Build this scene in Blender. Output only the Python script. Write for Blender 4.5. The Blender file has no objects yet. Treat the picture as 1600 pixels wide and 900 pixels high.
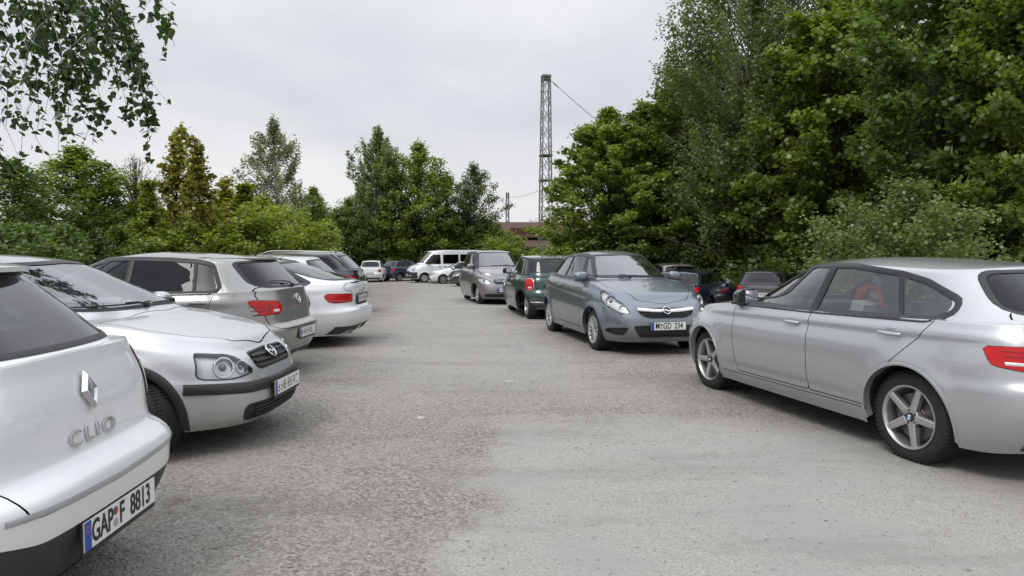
import bpy, bmesh, math, random
import numpy as np
from mathutils import Vector, Matrix
from mathutils.bvhtree import BVHTree

PI = math.pi
scene = bpy.context.scene
col = scene.collection
R = math.radians

# ---------------------------------------------------------------- materials
MATS = {}

def nmat(name):
    m = bpy.data.materials.new(name)
    m.use_nodes = True
    MATS[name] = m
    return m, m.node_tree.nodes, m.node_tree.links, m.node_tree.nodes['Principled BSDF']

def simple(name, color, rough=0.5, metal=0.0, coat=0.0, spec=0.5, noise=0.0, nscale=20.0, emis=None):
    m, N, L, b = nmat(name)
    b.inputs['Base Color'].default_value = (*color, 1)
    b.inputs['Roughness'].default_value = rough
    b.inputs['Metallic'].default_value = metal
    b.inputs['Coat Weight'].default_value = coat
    b.inputs['Coat Roughness'].default_value = 0.04
    b.inputs['Specular IOR Level'].default_value = spec
    if noise > 0:
        tc = N.new('ShaderNodeTexCoord'); n = N.new('ShaderNodeTexNoise')
        n.inputs['Scale'].default_value = nscale; n.inputs['Detail'].default_value = 6
        L.new(tc.outputs['Object'], n.inputs['Vector'])
        mx = N.new('ShaderNodeMix'); mx.data_type = 'RGBA'
        mx.inputs['A'].default_value = (*[c * (1 - noise) for c in color], 1)
        mx.inputs['B'].default_value = (*[min(1, c * (1 + noise)) for c in color], 1)
        L.new(n.outputs['Fac'], mx.inputs['Factor']); L.new(mx.outputs['Result'], b.inputs['Base Color'])
    return m

def paint(name, color, metal=0.55, rough=0.36, dirt=0.6):
    """car paint: metallic base under a clear coat, with flakes and road dust low on the body"""
    m, N, L, b = nmat(name)
    b.inputs['Metallic'].default_value = metal
    b.inputs['Coat Weight'].default_value = 1.0
    b.inputs['Coat Roughness'].default_value = 0.035
    b.inputs['Coat IOR'].default_value = 1.6
    tc = N.new('ShaderNodeTexCoord')
    sp = N.new('ShaderNodeSeparateXYZ'); L.new(tc.outputs['Object'], sp.inputs[0])
    n1 = N.new('ShaderNodeTexNoise'); n1.inputs['Scale'].default_value = 3.0; n1.inputs['Detail'].default_value = 8; n1.inputs['Roughness'].default_value = .65
    L.new(tc.outputs['Object'], n1.inputs['Vector'])
    # dust grows towards the sill: height + noise
    mr = N.new('ShaderNodeMapRange'); mr.inputs['From Min'].default_value = 0.62; mr.inputs['From Max'].default_value = 0.12
    L.new(sp.outputs['Z'], mr.inputs['Value'])
    mu = N.new('ShaderNodeMath'); mu.operation = 'MULTIPLY'; L.new(mr.outputs['Result'], mu.inputs[0]); L.new(n1.outputs['Fac'], mu.inputs[1])
    mu2 = N.new('ShaderNodeMath'); mu2.operation = 'MULTIPLY'; mu2.inputs[1].default_value = dirt * 1.7; mu2.use_clamp = True
    L.new(mu.outputs[0], mu2.inputs[0])
    mx = N.new('ShaderNodeMix'); mx.data_type = 'RGBA'
    mx.inputs['A'].default_value = (*color, 1); mx.inputs['B'].default_value = (.24, .22, .19, 1)
    L.new(mu2.outputs[0], mx.inputs['Factor']); L.new(mx.outputs['Result'], b.inputs['Base Color'])
    ad = N.new('ShaderNodeMath'); ad.operation = 'MULTIPLY_ADD'; ad.inputs[1].default_value = .45; ad.inputs[2].default_value = rough
    L.new(mu2.outputs[0], ad.inputs[0]); L.new(ad.outputs[0], b.inputs['Roughness'])
    n2 = N.new('ShaderNodeTexNoise'); n2.inputs['Scale'].default_value = 1.7; n2.inputs['Detail'].default_value = 9
    L.new(tc.outputs['Object'], n2.inputs['Vector'])
    m3 = N.new('ShaderNodeMapRange'); m3.inputs['From Min'].default_value = .4; m3.inputs['From Max'].default_value = .75
    m3.inputs['To Min'].default_value = .02; m3.inputs['To Max'].default_value = .16
    L.new(n2.outputs['Fac'], m3.inputs['Value']); L.new(m3.outputs['Result'], b.inputs['Coat Roughness'])
    return m

def glass(name, tint, ior=1.7, dirt=0.06):
    m, N, L, b = nmat(name)
    N.remove(b)
    out = [n for n in N if n.type == 'OUTPUT_MATERIAL'][0]
    tr = N.new('ShaderNodeBsdfTransparent'); tr.inputs[0].default_value = (*tint, 1)
    gl = N.new('ShaderNodeBsdfGlossy'); gl.inputs['Roughness'].default_value = .015; gl.inputs['Color'].default_value = (.95, .96, 1, 1)
    f0 = ((ior - 1) / (ior + 1))**2 * 1.15
    lw = N.new('ShaderNodeLayerWeight'); lw.inputs['Blend'].default_value = .5
    pw = N.new('ShaderNodeMath'); pw.operation = 'POWER'; pw.inputs[1].default_value = 3.2; L.new(lw.outputs['Facing'], pw.inputs[0])
    fr = N.new('ShaderNodeMath'); fr.operation = 'MULTIPLY_ADD'; fr.inputs[1].default_value = 1 - f0; fr.inputs[2].default_value = f0; L.new(pw.outputs[0], fr.inputs[0])
    mx = N.new('ShaderNodeMixShader'); L.new(fr.outputs[0], mx.inputs[0]); L.new(tr.outputs[0], mx.inputs[1]); L.new(gl.outputs[0], mx.inputs[2])
    df = N.new('ShaderNodeBsdfDiffuse'); df.inputs[0].default_value = (.5, .5, .48, 1)
    mx2 = N.new('ShaderNodeMixShader')
    tc = N.new('ShaderNodeTexCoord'); n = N.new('ShaderNodeTexNoise'); n.inputs['Scale'].default_value = 2.5; n.inputs['Detail'].default_value = 8
    L.new(tc.outputs['Object'], n.inputs['Vector'])
    mm = N.new('ShaderNodeMath'); mm.operation = 'MULTIPLY'; mm.inputs[1].default_value = dirt * .6; L.new(n.outputs['Fac'], mm.inputs[0])
    L.new(mm.outputs[0], mx2.inputs[0]); L.new(mx.outputs[0], mx2.inputs[1]); L.new(df.outputs[0], mx2.inputs[2])
    L.new(mx2.outputs[0], out.inputs[0])
    return m

simple('black_plastic', (.018, .018, .019), .45, noise=.25, nscale=60)
simple('dark_plastic', (.035, .035, .037), .55, noise=.3, nscale=40)
simple('rubber', (.016, .016, .017), .75, noise=.35, nscale=30)
simple('underbody', (.01, .01, .01), .9)
simple('seat_fabric', (.09, .09, .095), .9, noise=.3, nscale=80)
simple('seat_light', (.34, .33, .31), .85, noise=.3, nscale=80)
simple('chrome', (.75, .76, .78), .12, 1.0)
simple('alloy', (.52, .52, .52), .32, .85, coat=.5, noise=.15, nscale=9)
simple('hubcap', (.42, .43, .44), .4, .4, coat=.3, noise=.2, nscale=9)
simple('steel_dark', (.03, .03, .032), .5, .6, noise=.4, nscale=12)
simple('brake', (.16, .15, .14), .5, .8, noise=.4, nscale=15)
simple('plate_white', (.72, .73, .72), .35, coat=.4)
simple('plate_blue', (.02, .06, .34), .35)
simple('plate_ink', (.012, .012, .014), .4)
simple('seal_red', (.22, .06, .05), .5)
simple('seal_grey', (.4, .4, .42), .4, .3)
simple('lamp_red', (.52, .008, .010), .18, coat=.35, spec=.3)
simple('lamp_dark_red', (.22, .008, .012), .15, coat=1.0)
simple('lamp_white', (.72, .66, .66), .12, coat=1.0)
simple('lamp_amber', (.7, .22, .03), .2, coat=1.0)
simple('lamp_housing', (.66, .67, .68), .35, .25, noise=.25, nscale=25)
simple('lamp_bowl', (.8, .82, .84), .08, 1.0)
simple('lamp_eye', (.10, .11, .12), .05, .3, coat=1.0)
simple('cloth_red', (.35, .03, .02), .8)
simple('sticker_green', (.05, .30, .20), .5)
glass('glass_clear', (.78, .83, .82), 1.85, .03)
simple('privacy_glass', (.012, .013, .014), .22, spec=.4)
glass('glass_tint', (.34, .38, .38), 1.5, .03)
glass('glass_dark', (.10, .11, .12), 1.35, .02)
glass('glass_wind', (.62, .66, .68), 2.3, .04)
glass('lens', (.93, .95, .94), 1.5, .04)

# ---------------------------------------------------------------- objects
def link(o, parent=None, mat=None):
    col.objects.link(o)
    if parent is not None:
        o.parent = parent
    if mat is not None and o.type == 'MESH' and not o.data.materials:
        o.data.materials.append(MATS[mat] if isinstance(mat, str) else mat)
    return o

def mesh_obj(name, V, F, mat=None, parent=None, normals=None, smooth=True):
    me = bpy.data.meshes.new(name)
    me.from_pydata([tuple(map(float, v)) for v in V], [], [tuple(int(i) for i in f) for f in F])
    me.update()
    if smooth:
        me.polygons.foreach_set('use_smooth', [True] * len(me.polygons))
    if normals is not None:
        me.normals_split_custom_set_from_vertices([tuple(map(float, n)) for n in normals])
    o = bpy.data.objects.new(name, me)
    return link(o, parent, mat)

def thing(name, label, cat, loc=(0, 0, 0), rz=0, group=None):
    o = bpy.data.objects.new(name, None); col.objects.link(o)
    o.empty_display_size = .2
    o.location = loc; o.rotation_euler = (0, 0, rz)
    o['label'] = label; o['category'] = cat
    if group: o['group'] = group
    return o

def structure(o):
    o['kind'] = 'structure'; return o

class MB:
    """collects simple solids, then links them as one mesh"""
    def __init__(s): s.V = []; s.F = []
    def add(s, V, F, M=None):
        n = len(s.V)
        if M is not None: V = [M @ Vector(v) for v in V]
        s.V += [tuple(v) for v in V]; s.F += [tuple(i + n for i in f) for f in F]
        return s
    def box(s, c, d, M=None, taper=None):
        x, y, z = [q / 2 for q in d]
        V = [(c[0] + sx * x * (taper if (taper and sz > 0) else 1), c[1] + sy * y * (taper if (taper and sz > 0) else 1), c[2] + sz * z) for sx in (-1, 1) for sy in (-1, 1) for sz in (-1, 1)]
        F = [(0, 1, 3, 2), (4, 6, 7, 5), (0, 4, 5, 1), (2, 3, 7, 6), (0, 2, 6, 4), (1, 5, 7, 3)]
        return s.add(V, F, M)
    def bar(s, a, b, r, n=8, r2=None):
        a = Vector(a); b = Vector(b); d = (b - a)
        if d.length < 1e-6: return s
        q = d.to_track_quat('Z', 'Y').to_matrix(); r2 = r if r2 is None else r2
        V = []; F = []
        for k, (p, rr) in enumerate(((a, r), (b, r2))):
            for i in range(n):
                t = 2 * PI * i / n
                V.append(p + q @ Vector((math.cos(t) * rr, math.sin(t) * rr, 0)))
        for i in range(n):
            j = (i + 1) % n
            F.append((i, j, n + j, n + i))
        F.append(tuple(range(n - 1, -1, -1))); F.append(tuple(range(n, 2 * n)))
        return s.add(V, F)
    def lathe(s, prof, n=32, M=None, closed=False):
        """prof: (radius, height) around local z"""
        V = []; F = []
        for (r, h) in prof:
            for i in range(n):
                t = 2 * PI * i / n; V.append((r * math.cos(t), r * math.sin(t), h))
        for k in range(len(prof) - 1):
            for i in range(n):
                j = (i + 1) % n
                F.append((k * n + i, k * n + j, (k + 1) * n + j, (k + 1) * n + i))
        return s.add(V, F, M)
    def tube(s, pts, r, n=8):
        pts = [Vector(p) for p in pts]; V = []; F = []
        for k, p in enumerate(pts):
            d = (pts[min(k + 1, len(pts) - 1)] - pts[max(k - 1, 0)]).normalized()
            q = d.to_track_quat('Z', 'Y').to_matrix()
            rr = r[k] if isinstance(r, (list, tuple)) else r
            for i in range(n):
                t = 2 * PI * i / n; V.append(p + q @ Vector((math.cos(t) * rr, math.sin(t) * rr, 0)))
        for k in range(len(pts) - 1):
            for i in range(n):
                j = (i + 1) % n; F.append((k * n + i, k * n + j, (k + 1) * n + j, (k + 1) * n + i))
        F.append(tuple(range(n - 1, -1, -1))); F.append(tuple(range((len(pts) - 1) * n, len(pts) * n)))
        return s.add(V, F)
    def build(s, name, mat, parent=None, smooth=False, bevel=0, sub=0, angle=None):
        o = mesh_obj(name, s.V, s.F, mat, parent, smooth=smooth)
        if bevel or sub:
            bm = bmesh.new(); bm.from_mesh(o.data)
            if bevel: bmesh.ops.bevel(bm, geom=list(bm.edges) + list(bm.verts), offset=bevel, segments=2, affect='EDGES', profile=.6, clamp_overlap=True)
            if sub:
                for _ in range(sub): bmesh.ops.subdivide_edges(bm, edges=bm.edges[:], cuts=1, use_grid_fill=True, smooth=1.0)
            bm.to_mesh(o.data); bm.free()
        if angle is not None:
            o.data.polygons.foreach_set('use_smooth', [True] * len(o.data.polygons))
            o.data.set_sharp_from_angle(angle=R(angle))
        return o

def sm_interp(pts, x):
    """monotone cubic (pchip) through pts, vectorised"""
    p = sorted(pts); X = np.array([a for a, b in p], float); Y = np.array([b for a, b in p], float)
    x = np.clip(np.asarray(x, float), X[0], X[-1])
    h = np.diff(X); d = np.diff(Y) / h; m = np.zeros_like(X)
    m[0] = d[0]; m[-1] = d[-1]
    for i in range(1, len(X) - 1):
        if d[i - 1] * d[i] > 0:
            w1 = 2 * h[i] + h[i - 1]; w2 = h[i] + 2 * h[i - 1]
            m[i] = (w1 + w2) / (w1 / d[i - 1] + w2 / d[i])
    i = np.clip(np.searchsorted(X, x) - 1, 0, len(h) - 1)
    t = (x - X[i]) / h[i]
    return (2 * t**3 - 3 * t**2 + 1) * Y[i] + (t**3 - 2 * t**2 + t) * h[i] * m[i] + (-2 * t**3 + 3 * t**2) * Y[i + 1] + (t**3 - t**2) * h[i] * m[i + 1]

def fillet(poly, r=0.03, n=4, closed=True):
    """round every corner of a 2D polygon; a point may carry its own radius as a third value"""
    q = [p for i, p in enumerate(poly) if abs(p[0] - poly[i - 1][0]) + abs(p[1] - poly[i - 1][1]) > 1e-6]
    # drop points in the middle of a straight run at the mirror plane
    poly = q; out = []; N = len(poly)
    for i, p in enumerate(poly):
        rr = p[2] if len(p) > 2 else r
        P = np.array(p[:2], float); A = np.array(poly[i - 1][:2], float); B = np.array(poly[(i + 1) % N][:2], float)
        if rr <= 0: out.append(tuple(P)); continue
        a = A - P; b = B - P; la = np.linalg.norm(a); lb = np.linalg.norm(b)
        ra = min(rr, la * .48); rb = min(rr, lb * .48)
        p0 = P + a / la * ra; p2 = P + b / lb * rb
        for k in range(n + 1):
            t = k / n; q = (1 - t)**2 * p0 + 2 * t * (1 - t) * P + t * t * p2
            out.append(tuple(q))
    return out

def arc_poly(cx, cz, r, zlow, n=40):
    pts = [(cx + r, zlow)] + [(cx + r * math.cos(PI * k / n), cz + r * math.sin(PI * k / n)) for k in range(n + 1)] + [(cx - r, zlow)]
    return pts

def inside(poly, P):
    x, y = P[:, 0], P[:, 1]; c = np.zeros(len(P), bool); n = len(poly)
    for i in range(n):
        x0, y0 = poly[i]; x1, y1 = poly[(i + 1) % n]
        if y0 == y1: continue
        m = ((y0 > y) != (y1 > y)) & (x < (x1 - x0) * (y - y0) / (y1 - y0) + x0)
        c ^= m
    return c

def nearest_on(poly, P):
    """nearest points on the closed outline, with the outline's outward normal there"""
    A = np.array(poly, float); B = np.roll(A, -1, 0); D = B - A; L2 = (D**2).sum(1) + 1e-12
    area = 0.5 * np.sum(A[:, 0] * B[:, 1] - B[:, 0] * A[:, 1])
    Nn = np.stack([D[:, 1], -D[:, 0]], 1) / np.sqrt(L2)[:, None] * (1 if area > 0 else -1)
    t = np.clip(((P[:, None, :] - A[None]) * D[None]).sum(2) / L2[None], 0, 1)
    Q = A[None] + t[..., None] * D[None]
    d = ((Q - P[:, None, :])**2).sum(2); k = d.argmin(1); i = np.arange(len(P))
    return Q[i, k], Nn[k]

DIRS = {'L': ((0, 1, 0), (1, 0, 0), (0, 0, 1)), 'R': ((0, -1, 0), (1, 0, 0), (0, 0, 1)),
        'F': ((1, 0, 0), (0, 1, 0), (0, 0, 1)), 'B': ((-1, 0, 0), (0, 1, 0), (0, 0, 1)), 'T': ((0, 0, 1), (1, 0, 0), (0, 1, 0))}
def dirvec(d):
    """direction by name, or by an angle in degrees around z (0 = nose, 90 = left side) -> (outward, u, v)"""
    if isinstance(d, str): return [np.array(v, float) for v in DIRS[d]]
    a = R(d); return [np.array((math.cos(a), math.sin(a), 0)), np.array((-math.sin(a), math.cos(a), 0)), np.array((0, 0, 1.))]
# ---------------------------------------------------------------- the car body surface
def half_outline(xf, xr, w, nf, nr, n):
    """plan outline from the front centre round the left side to the rear centre, resampled evenly"""
    xm = (xf + xr) / 2
    ph = np.linspace(0, PI / 2, 400)
    c = np.cos(ph); s = np.sin(ph)
    X1 = xm + (xf - xm) * c**(2 / nf); Y1 = w * s**(2 / nf)
    X2 = xm - (xm - xr) * c[::-1]**(2 / nr); Y2 = w * s[::-1]**(2 / nr)
    X = np.concatenate([X1, X2[1:]]); Y = np.concatenate([Y1, Y2[1:]])
    L = np.concatenate([[0], np.cumsum(np.hypot(np.diff(X), np.diff(Y)))])
    t = np.linspace(0, L[-1], n)
    return np.interp(t, L, X), np.interp(t, L, Y)

class Surface:
    def __init__(s, sp, n=150, nl=26):
        s.sp = sp
        g = sp.get
        wb, W = sp['wb'], sp['W']
        xfe = s.xfe = wb / 2 + sp['fo']; xre = s.xre = -wb / 2 - sp['ro']
        H = sp['H']
        belt = s.belt = g('belt') or [(xfe, .66), (xfe - .25, .765), (xfe - .7, .86), (g('cowl', .95), .935), (0, .955), (-wb / 2, .985), (xre, 1.0)]
        crown = g('crown') or [(xfe, .015), (xfe - .35, .05), (g('cowl', .95), .085), (0, .05), (xre, .03)]
        zbot = g('zbot') or [(xfe, .20), (xfe - .4, .19), (0, .19), (xre + .4, .20), (xre, .27)]
        xf_t = g('xf') or [(0, .10), (.15, .035), (.35, 0), (.55, .015), (.75, .06), (.9, .14), (1, .25)]
        xr_t = g('xr') or [(0, .11), (.15, .04), (.35, 0), (.5, .012), (.58, .055), (.8, .075), (1, .12)]
        w_t = g('wt') or [(0, .075), (.1, .045), (.3, .012), (.5, 0), (.72, .006), (.88, .028), (1, .08)]
        nf, nr = g('nf', 4.2), g('nr', 6.0)
        T = np.concatenate([np.linspace(0, .85, nl - 6, endpoint=False), np.linspace(.85, 1, 7)])
        rings = []
        def beltz(x): return sm_interp(belt, x)
        def deck(x, y):
            return beltz(x) + sm_interp(crown, x) * (1 - np.clip(np.abs(y) / W, 0, 1)**2.4)
        s.deck = deck
        for t in T:
            xf = xfe - sm_interp(xf_t, t); xr = xre + sm_interp(xr_t, t); w = W - sm_interp(w_t, t)
            X, Y = half_outline(xf, xr, w, nf, nr, n)
            zb = sm_interp(zbot, X)
            Z = zb + t * (beltz(X) - zb)
            rings.append((X, Y, Z))
        bx, by, bz = rings[-1]
        # shift so that the last ring meets the deck
        bz = deck(bx, by); rings[-1] = (bx, by, (rings[-1][2] + bz) / 2)
        cowl, back = g('cowl', .95), g('back', xre + .16)
        gw0, gw1 = g('gw0', W - .115), g('gw1', W - .27)
        rf, rr_ = g('roof_f', .25), g('roof_r', xre + .45)
        gnf, gnr = g('gnf', 3.2), g('gnr', 5.0)
        roof = g('roof') or [(rf, H - .055), ((rf * .55 + rr_ * .45), H), (rr_, H - .045)]
        GX, GY = half_outline(cowl, back, gw0, gnf, gnr, n)
        nh = g('nh', 20)
        for k in range(1, nh + 1):
            f = k / nh
            X = bx + (GX - bx) * f; Y = by + (GY - by) * f
            rings.append((X, Y, deck(X, Y)))
        gz = deck(GX, GY)
        ctr = g('eh') or [(0, 0), (.5, .545), (.85, .885), (.95, .965), (1.03, .993), (1.15, 1.0)]
        E = list(np.linspace(0, .82, 14)[1:]) + [.87, .91, .94, .97, 1.0, 1.04, 1.09, 1.15]
        drop = g('drop', .05)
        def roofz(x, y): return sm_interp(roof, x) - drop * np.clip(np.abs(y) / gw1, 0, 1.2)**2.6
        for e in E:
            xf = cowl + (rf - cowl) * e; xr = back + (rr_ - back) * e; w = gw0 + (gw1 - gw0) * e
            X, Y = half_outline(xf, xr, w, gnf, gnr, n)
            h = sm_interp(ctr, e)
            rings.append((X, Y, gz * (1 - h) + roofz(X, Y) * h))
        X0, Y0, Z0 = rings[-1]
        sx = np.linspace(X0[0] - .25, X0[-1] + .2, n)
        for k in range(1, 9):
            f = k / 8; X = X0 + (sx - X0) * f; Y = Y0 * (1 - f)
            rings.append((X, Y, roofz(X, Y)))
        m = len(rings)
        P = np.array([np.stack(r, 1) for r in rings])          # m, n, 3
        # arches swell a little
        for ax in (wb / 2, -wb / 2):
            d = np.hypot(P[..., 0] - ax, P[..., 2] - sp['r']); Ra = sp['r'] + .04
            k = np.exp(-((d - Ra - .02) / .07)**2) * (P[..., 1] > .5 * W) * (P[..., 2] < sp['r'] * 2 + .15)
            P[..., 1] += g('flare', .014) * k
        for (z0, amp, wd, xa, xb) in g('crease', []):           # side creases: (height fn, depth)
            zz = sm_interp(z0, P[..., 0])
            f = np.clip((P[..., 0] - xa) / .25, 0, 1) * np.clip((xb - P[..., 0]) / .25, 0, 1)
            q = (P[..., 2] - zz) / wd
            P[..., 1] -= amp * np.exp(-np.clip(q, -9, 9)**2) * (q < 0) * f * (P[..., 1] > .6 * W) + amp * np.exp(-np.clip(q * 3, -9, 9)**2) * (q >= 0) * f * (P[..., 1] > .6 * W)
        Lm = P.copy(); Rm = P[:, ::-1].copy(); Rm[..., 1] *= -1
        full = np.concatenate([Lm, Rm[:, 1:-1]], 1)             # closed ring without doubles
        nn = full.shape[1]
        s.V = full.reshape(-1, 3)
        idx = np.arange(m * nn).reshape(m, nn)
        nx = np.roll(idx, -1, 1)
        F = np.stack([idx[:-1], idx[1:], nx[1:], nx[:-1]], -1).reshape(-1, 4)
        s.F = F[:, ::-1].copy() if True else F
        # normals
        s.recalc()
        top = s.FN[np.argmax(s.V[s.F].mean(1)[:, 2])]
        if top[2] < 0:
            s.F = s.F[:, ::-1].copy(); s.recalc()
        s.base_ring = idx[0]; s.ringV = full[0]
        s.oV = s.V.copy(); s.oN = s.N.copy(); s.oF = s.F.copy()
        tris = np.concatenate([s.oF[:, [0, 1, 2]], s.oF[:, [0, 2, 3]]])
        s.tris = tris
        s.bvh = BVHTree.FromPolygons([Vector(v) for v in s.oV], [tuple(map(int, t)) for t in tris], epsilon=0)

    def recalc(s):
        A = s.V[s.F]; n = np.cross(A[:, 2] - A[:, 0], A[:, 3] - A[:, 1])
        l = np.linalg.norm(n, axis=1, keepdims=True); s.FN = n / np.maximum(l, 1e-12)
        N = np.zeros_like(s.V)
        for k in range(4): np.add.at(N, s.F[:, k], n)
        # weld doubles on the roof spine
        key = np.round(s.V, 5); _, inv = np.unique(key, axis=0, return_inverse=True); inv = inv.ravel()
        acc = np.zeros((inv.max() + 1, 3)); np.add.at(acc, inv, N); N = acc[inv]
        s.N = N / np.maximum(np.linalg.norm(N, axis=1, keepdims=True), 1e-12)

    def hit(s, o, d):
        h = s.bvh.ray_cast(Vector(o), Vector(d))
        if h[0] is None: return None
        t = s.tris[h[2]]; a, b, c = s.oV[t]; p = np.array(h[0])
        v0 = b - a; v1 = c - a; v2 = p - a
        d00 = v0 @ v0; d01 = v0 @ v1; d11 = v1 @ v1; d20 = v2 @ v0; d21 = v2 @ v1
        den = d00 * d11 - d01 * d01
        if abs(den) < 1e-14: n = s.oN[t[0]]
        else:
            v = (d11 * d20 - d01 * d21) / den; w = (d00 * d21 - d01 * d20) / den
            n = s.oN[t[0]] * (1 - v - w) + s.oN[t[1]] * v + s.oN[t[2]] * w
        return p, n / (np.linalg.norm(n) + 1e-9)

    def at(s, D, uv):
        d, u, v = dirvec(D)
        o = u * uv[0] + v * uv[1] + d * 6
        return s.hit(o, -d)

    def uv(s, D, pts):
        """points given as (where, a, b) or plain (a, b) in the direction's own plane -> 2D"""
        d, u, v = dirvec(D); out = []
        for p in pts:
            if isinstance(p[0], str):
                h = s.at(p[0], p[1:3])
                if h is None: raise ValueError('off the body: %s' % (p,))
                q = (h[0] @ u, h[0] @ v)
                out.append(q + tuple(p[3:]))
            else: out.append(tuple(p))
        return out

    def cut(s, D, poly, gap=.0, facing=.12, limit=None, keep_main=True):
        """take the faces inside the outline out of the body; returns (V, F, N) of the piece"""
        d, u, v = dirvec(D)
        C = s.V[s.F].mean(1); P = np.stack([C @ u, C @ v], 1)
        face = (s.FN @ d) > facing
        if limit is not None: face &= limit(C)
        ins = inside(poly, P) & face
        if not ins.any(): return None
        iv = np.unique(s.F[ins]); ov = np.unique(s.F[(~ins)])
        bd = np.intersect1d(iv, ov)
        PV = np.stack([s.V[bd] @ u, s.V[bd] @ v], 1)
        Q, Nn = nearest_on(poly, PV)
        far = np.hypot(*(Q - PV).T) > .09
        pieceV = s.V.copy(); pieceN = s.N.copy()
        for j, i in enumerate(bd):
            if far[j]: continue
            for sign, TV, TN in ((+1, s.V, s.N), (-1, pieceV, pieceN)):
                q = Q[j] + Nn[j] * gap * .5 * sign
                h = s.hit(u * q[0] + v * q[1] + d * 6, -d)
                if h is None: continue
                if np.linalg.norm(h[0] - TV[i]) > .22: continue
                TV[i], TN[i] = h[0], h[1]
        Fp = s.F[ins]
        if keep_main and len(Fp) > 1:                            # loose crumbs are dropped
            par = {int(i): int(i) for i in np.unique(Fp)}
            def find(a):
                while par[a] != a: par[a] = par[par[a]]; a = par[a]
                return a
            for f in Fp:
                a = find(int(f[0]))
                for i in f[1:]: par[find(int(i))] = a
            lab = np.array([find(int(f[0])) for f in Fp]); u_, c_ = np.unique(lab, return_counts=True)
            main = lab == u_[c_.argmax()]
            w_ = np.where(ins)[0]; ins[w_[~main]] = False; Fp = Fp[main]   # crumbs stay with the body
        s.F = s.F[~ins]; s.FN = s.FN[~ins]
        # keep face normals of touched faces fresh
        A = s.V[s.F]; n = np.cross(A[:, 2] - A[:, 0], A[:, 3] - A[:, 1]); s.FN = n / np.maximum(np.linalg.norm(n, axis=1, keepdims=True), 1e-12)
        used, inv = np.unique(Fp, return_inverse=True)
        return pieceV[used], inv.reshape(-1, 4), pieceN[used]

def clean(V, F, N):
    """drop collapsed corners of quads"""
    A = V[F]; L = np.linalg.norm(A - np.roll(A, -1, 1), axis=2).min(1)
    good = F[L > 1e-5]; F = F[L <= 1e-5]; out = good.tolist()
    key = {}
    for f in F:
        g = []
        for i in f:
            if not g or (i != g[-1] and np.linalg.norm(V[i] - V[g[-1]]) > 1e-5): g.append(int(i))
        if len(g) > 1 and np.linalg.norm(V[g[0]] - V[g[-1]]) < 1e-5: g.pop()
        if len(g) >= 3: out.append(g)
    return V, out, N

def ribbon(S, name, D, pts, width, mat, parent, h=.004, closed=False, step=.03, depth=.012, uvpts=True, loftmax=.2):
    """a raised strip that follows an outline over the body surface"""
    d, u, v = dirvec(D)
    if uvpts: pts = [p[:2] for p in S.uv(D, pts)]
    P = np.array(pts, float)
    if closed: P = np.concatenate([P, P[:1]])
    L = np.concatenate([[0], np.cumsum(np.hypot(*np.diff(P, axis=0).T))])
    n = max(2, int(L[-1] / step) + 1); t = np.linspace(0, L[-1], n)
    Q = np.stack([np.interp(t, L, P[:, 0]), np.interp(t, L, P[:, 1])], 1)
    if closed: Q = Q[:-1]; n -= 1
    V = []; F = []; rows = []; last = None
    for k in range(n):
        a = Q[(k - 1) % n] if (closed or k > 0) else Q[0]; b = Q[(k + 1) % n] if (closed or k < n - 1) else Q[-1]
        tg = b - a; tg = tg / (np.linalg.norm(tg) + 1e-9); nn = np.array([tg[1], -tg[0]])
        row = []
        ok = True
        for (off, hh) in ((-.5, -depth), (-.5, h * .6), (-.3, h), (.3, h), (.5, h * .6), (.5, -depth)):
            q = Q[k] + nn * off * width
            r = S.hit(u * q[0] + v * q[1] + d * 6, -d)
            if r is None: ok = False; break
            row.append(r[0] + r[1] * hh)
        if not ok: rows.append(None); continue
        if last is not None and np.linalg.norm(row[2] - last) > loftmax: rows.append(None); last = row[2]; continue
        last = row[2]
        rows.append(len(V)); V += row
    m = 6
    rng = range(n if closed else n - 1)
    for k in rng:
        a, b = rows[k], rows[(k + 1) % n]
        if a is None or b is None: continue
        for i in range(m - 1): F.append((a + i, a + i + 1, b + i + 1, b + i))
    if not F: return None
    o = mesh_obj(name, V, F, mat, parent)
    bm = bmesh.new(); bm.from_mesh(o.data); bmesh.ops.recalc_face_normals(bm, faces=bm.faces)
    bm.normal_update()
    # the strip is open underneath: make sure it faces outwards
    av = sum((f.normal.dot(Vector(d)) for f in bm.faces))
    if av < 0: bmesh.ops.reverse_faces(bm, faces=bm.faces)
    bm.to_mesh(o.data); bm.free()
    o.data.polygons.foreach_set('use_smooth', [True] * len(o.data.polygons)); o.data.set_sharp_from_angle(angle=R(50))
    return o

def frame_at(S, D, uv, up=(0, 0, 1), flat=False):
    """matrix with z out of the body, y up, x to the viewer's right"""
    p, n = S.at(D, uv)
    if flat: n = dirvec(D)[0]
    z = Vector(n).normalized(); x = Vector(up).cross(z).normalized(); y = z.cross(x)
    M = Matrix((x, y, z)).transposed().to_4x4(); M.translation = Vector(p); return M

def piece(S, name, D, poly, mat, parent, gap=.0, off=0., r=.03, mirror=False, facing=.12, limit=None, raw=False, both=False):
    """cut an outline out of the body and link it as a part"""
    pl = S.uv(D, poly)
    if not raw: pl = fillet(pl, r)
    res = S.cut(D, pl, gap, facing, limit)
    if res is None: return None
    V, F, N = res
    V = V + N * off
    V, F, N = clean(V, F, N)
    if name is None: return (V, F, N)
    return mesh_obj(name, V, F, mat, parent, normals=N)

def flip(poly):
    """the mirror image of an outline on the car's other side"""
    out = []
    for p in poly:
        if isinstance(p[0], str):
            w = {'L': 'R', 'R': 'L'}.get(p[0], p[0])
            out.append((w, -p[1] if p[0] in 'FB' else p[1], (-p[2] if p[0] == 'T' else p[2])) + tuple(p[3:]))
        else: out.append((-p[0],) + tuple(p[1:]))
    return out[::-1]

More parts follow.
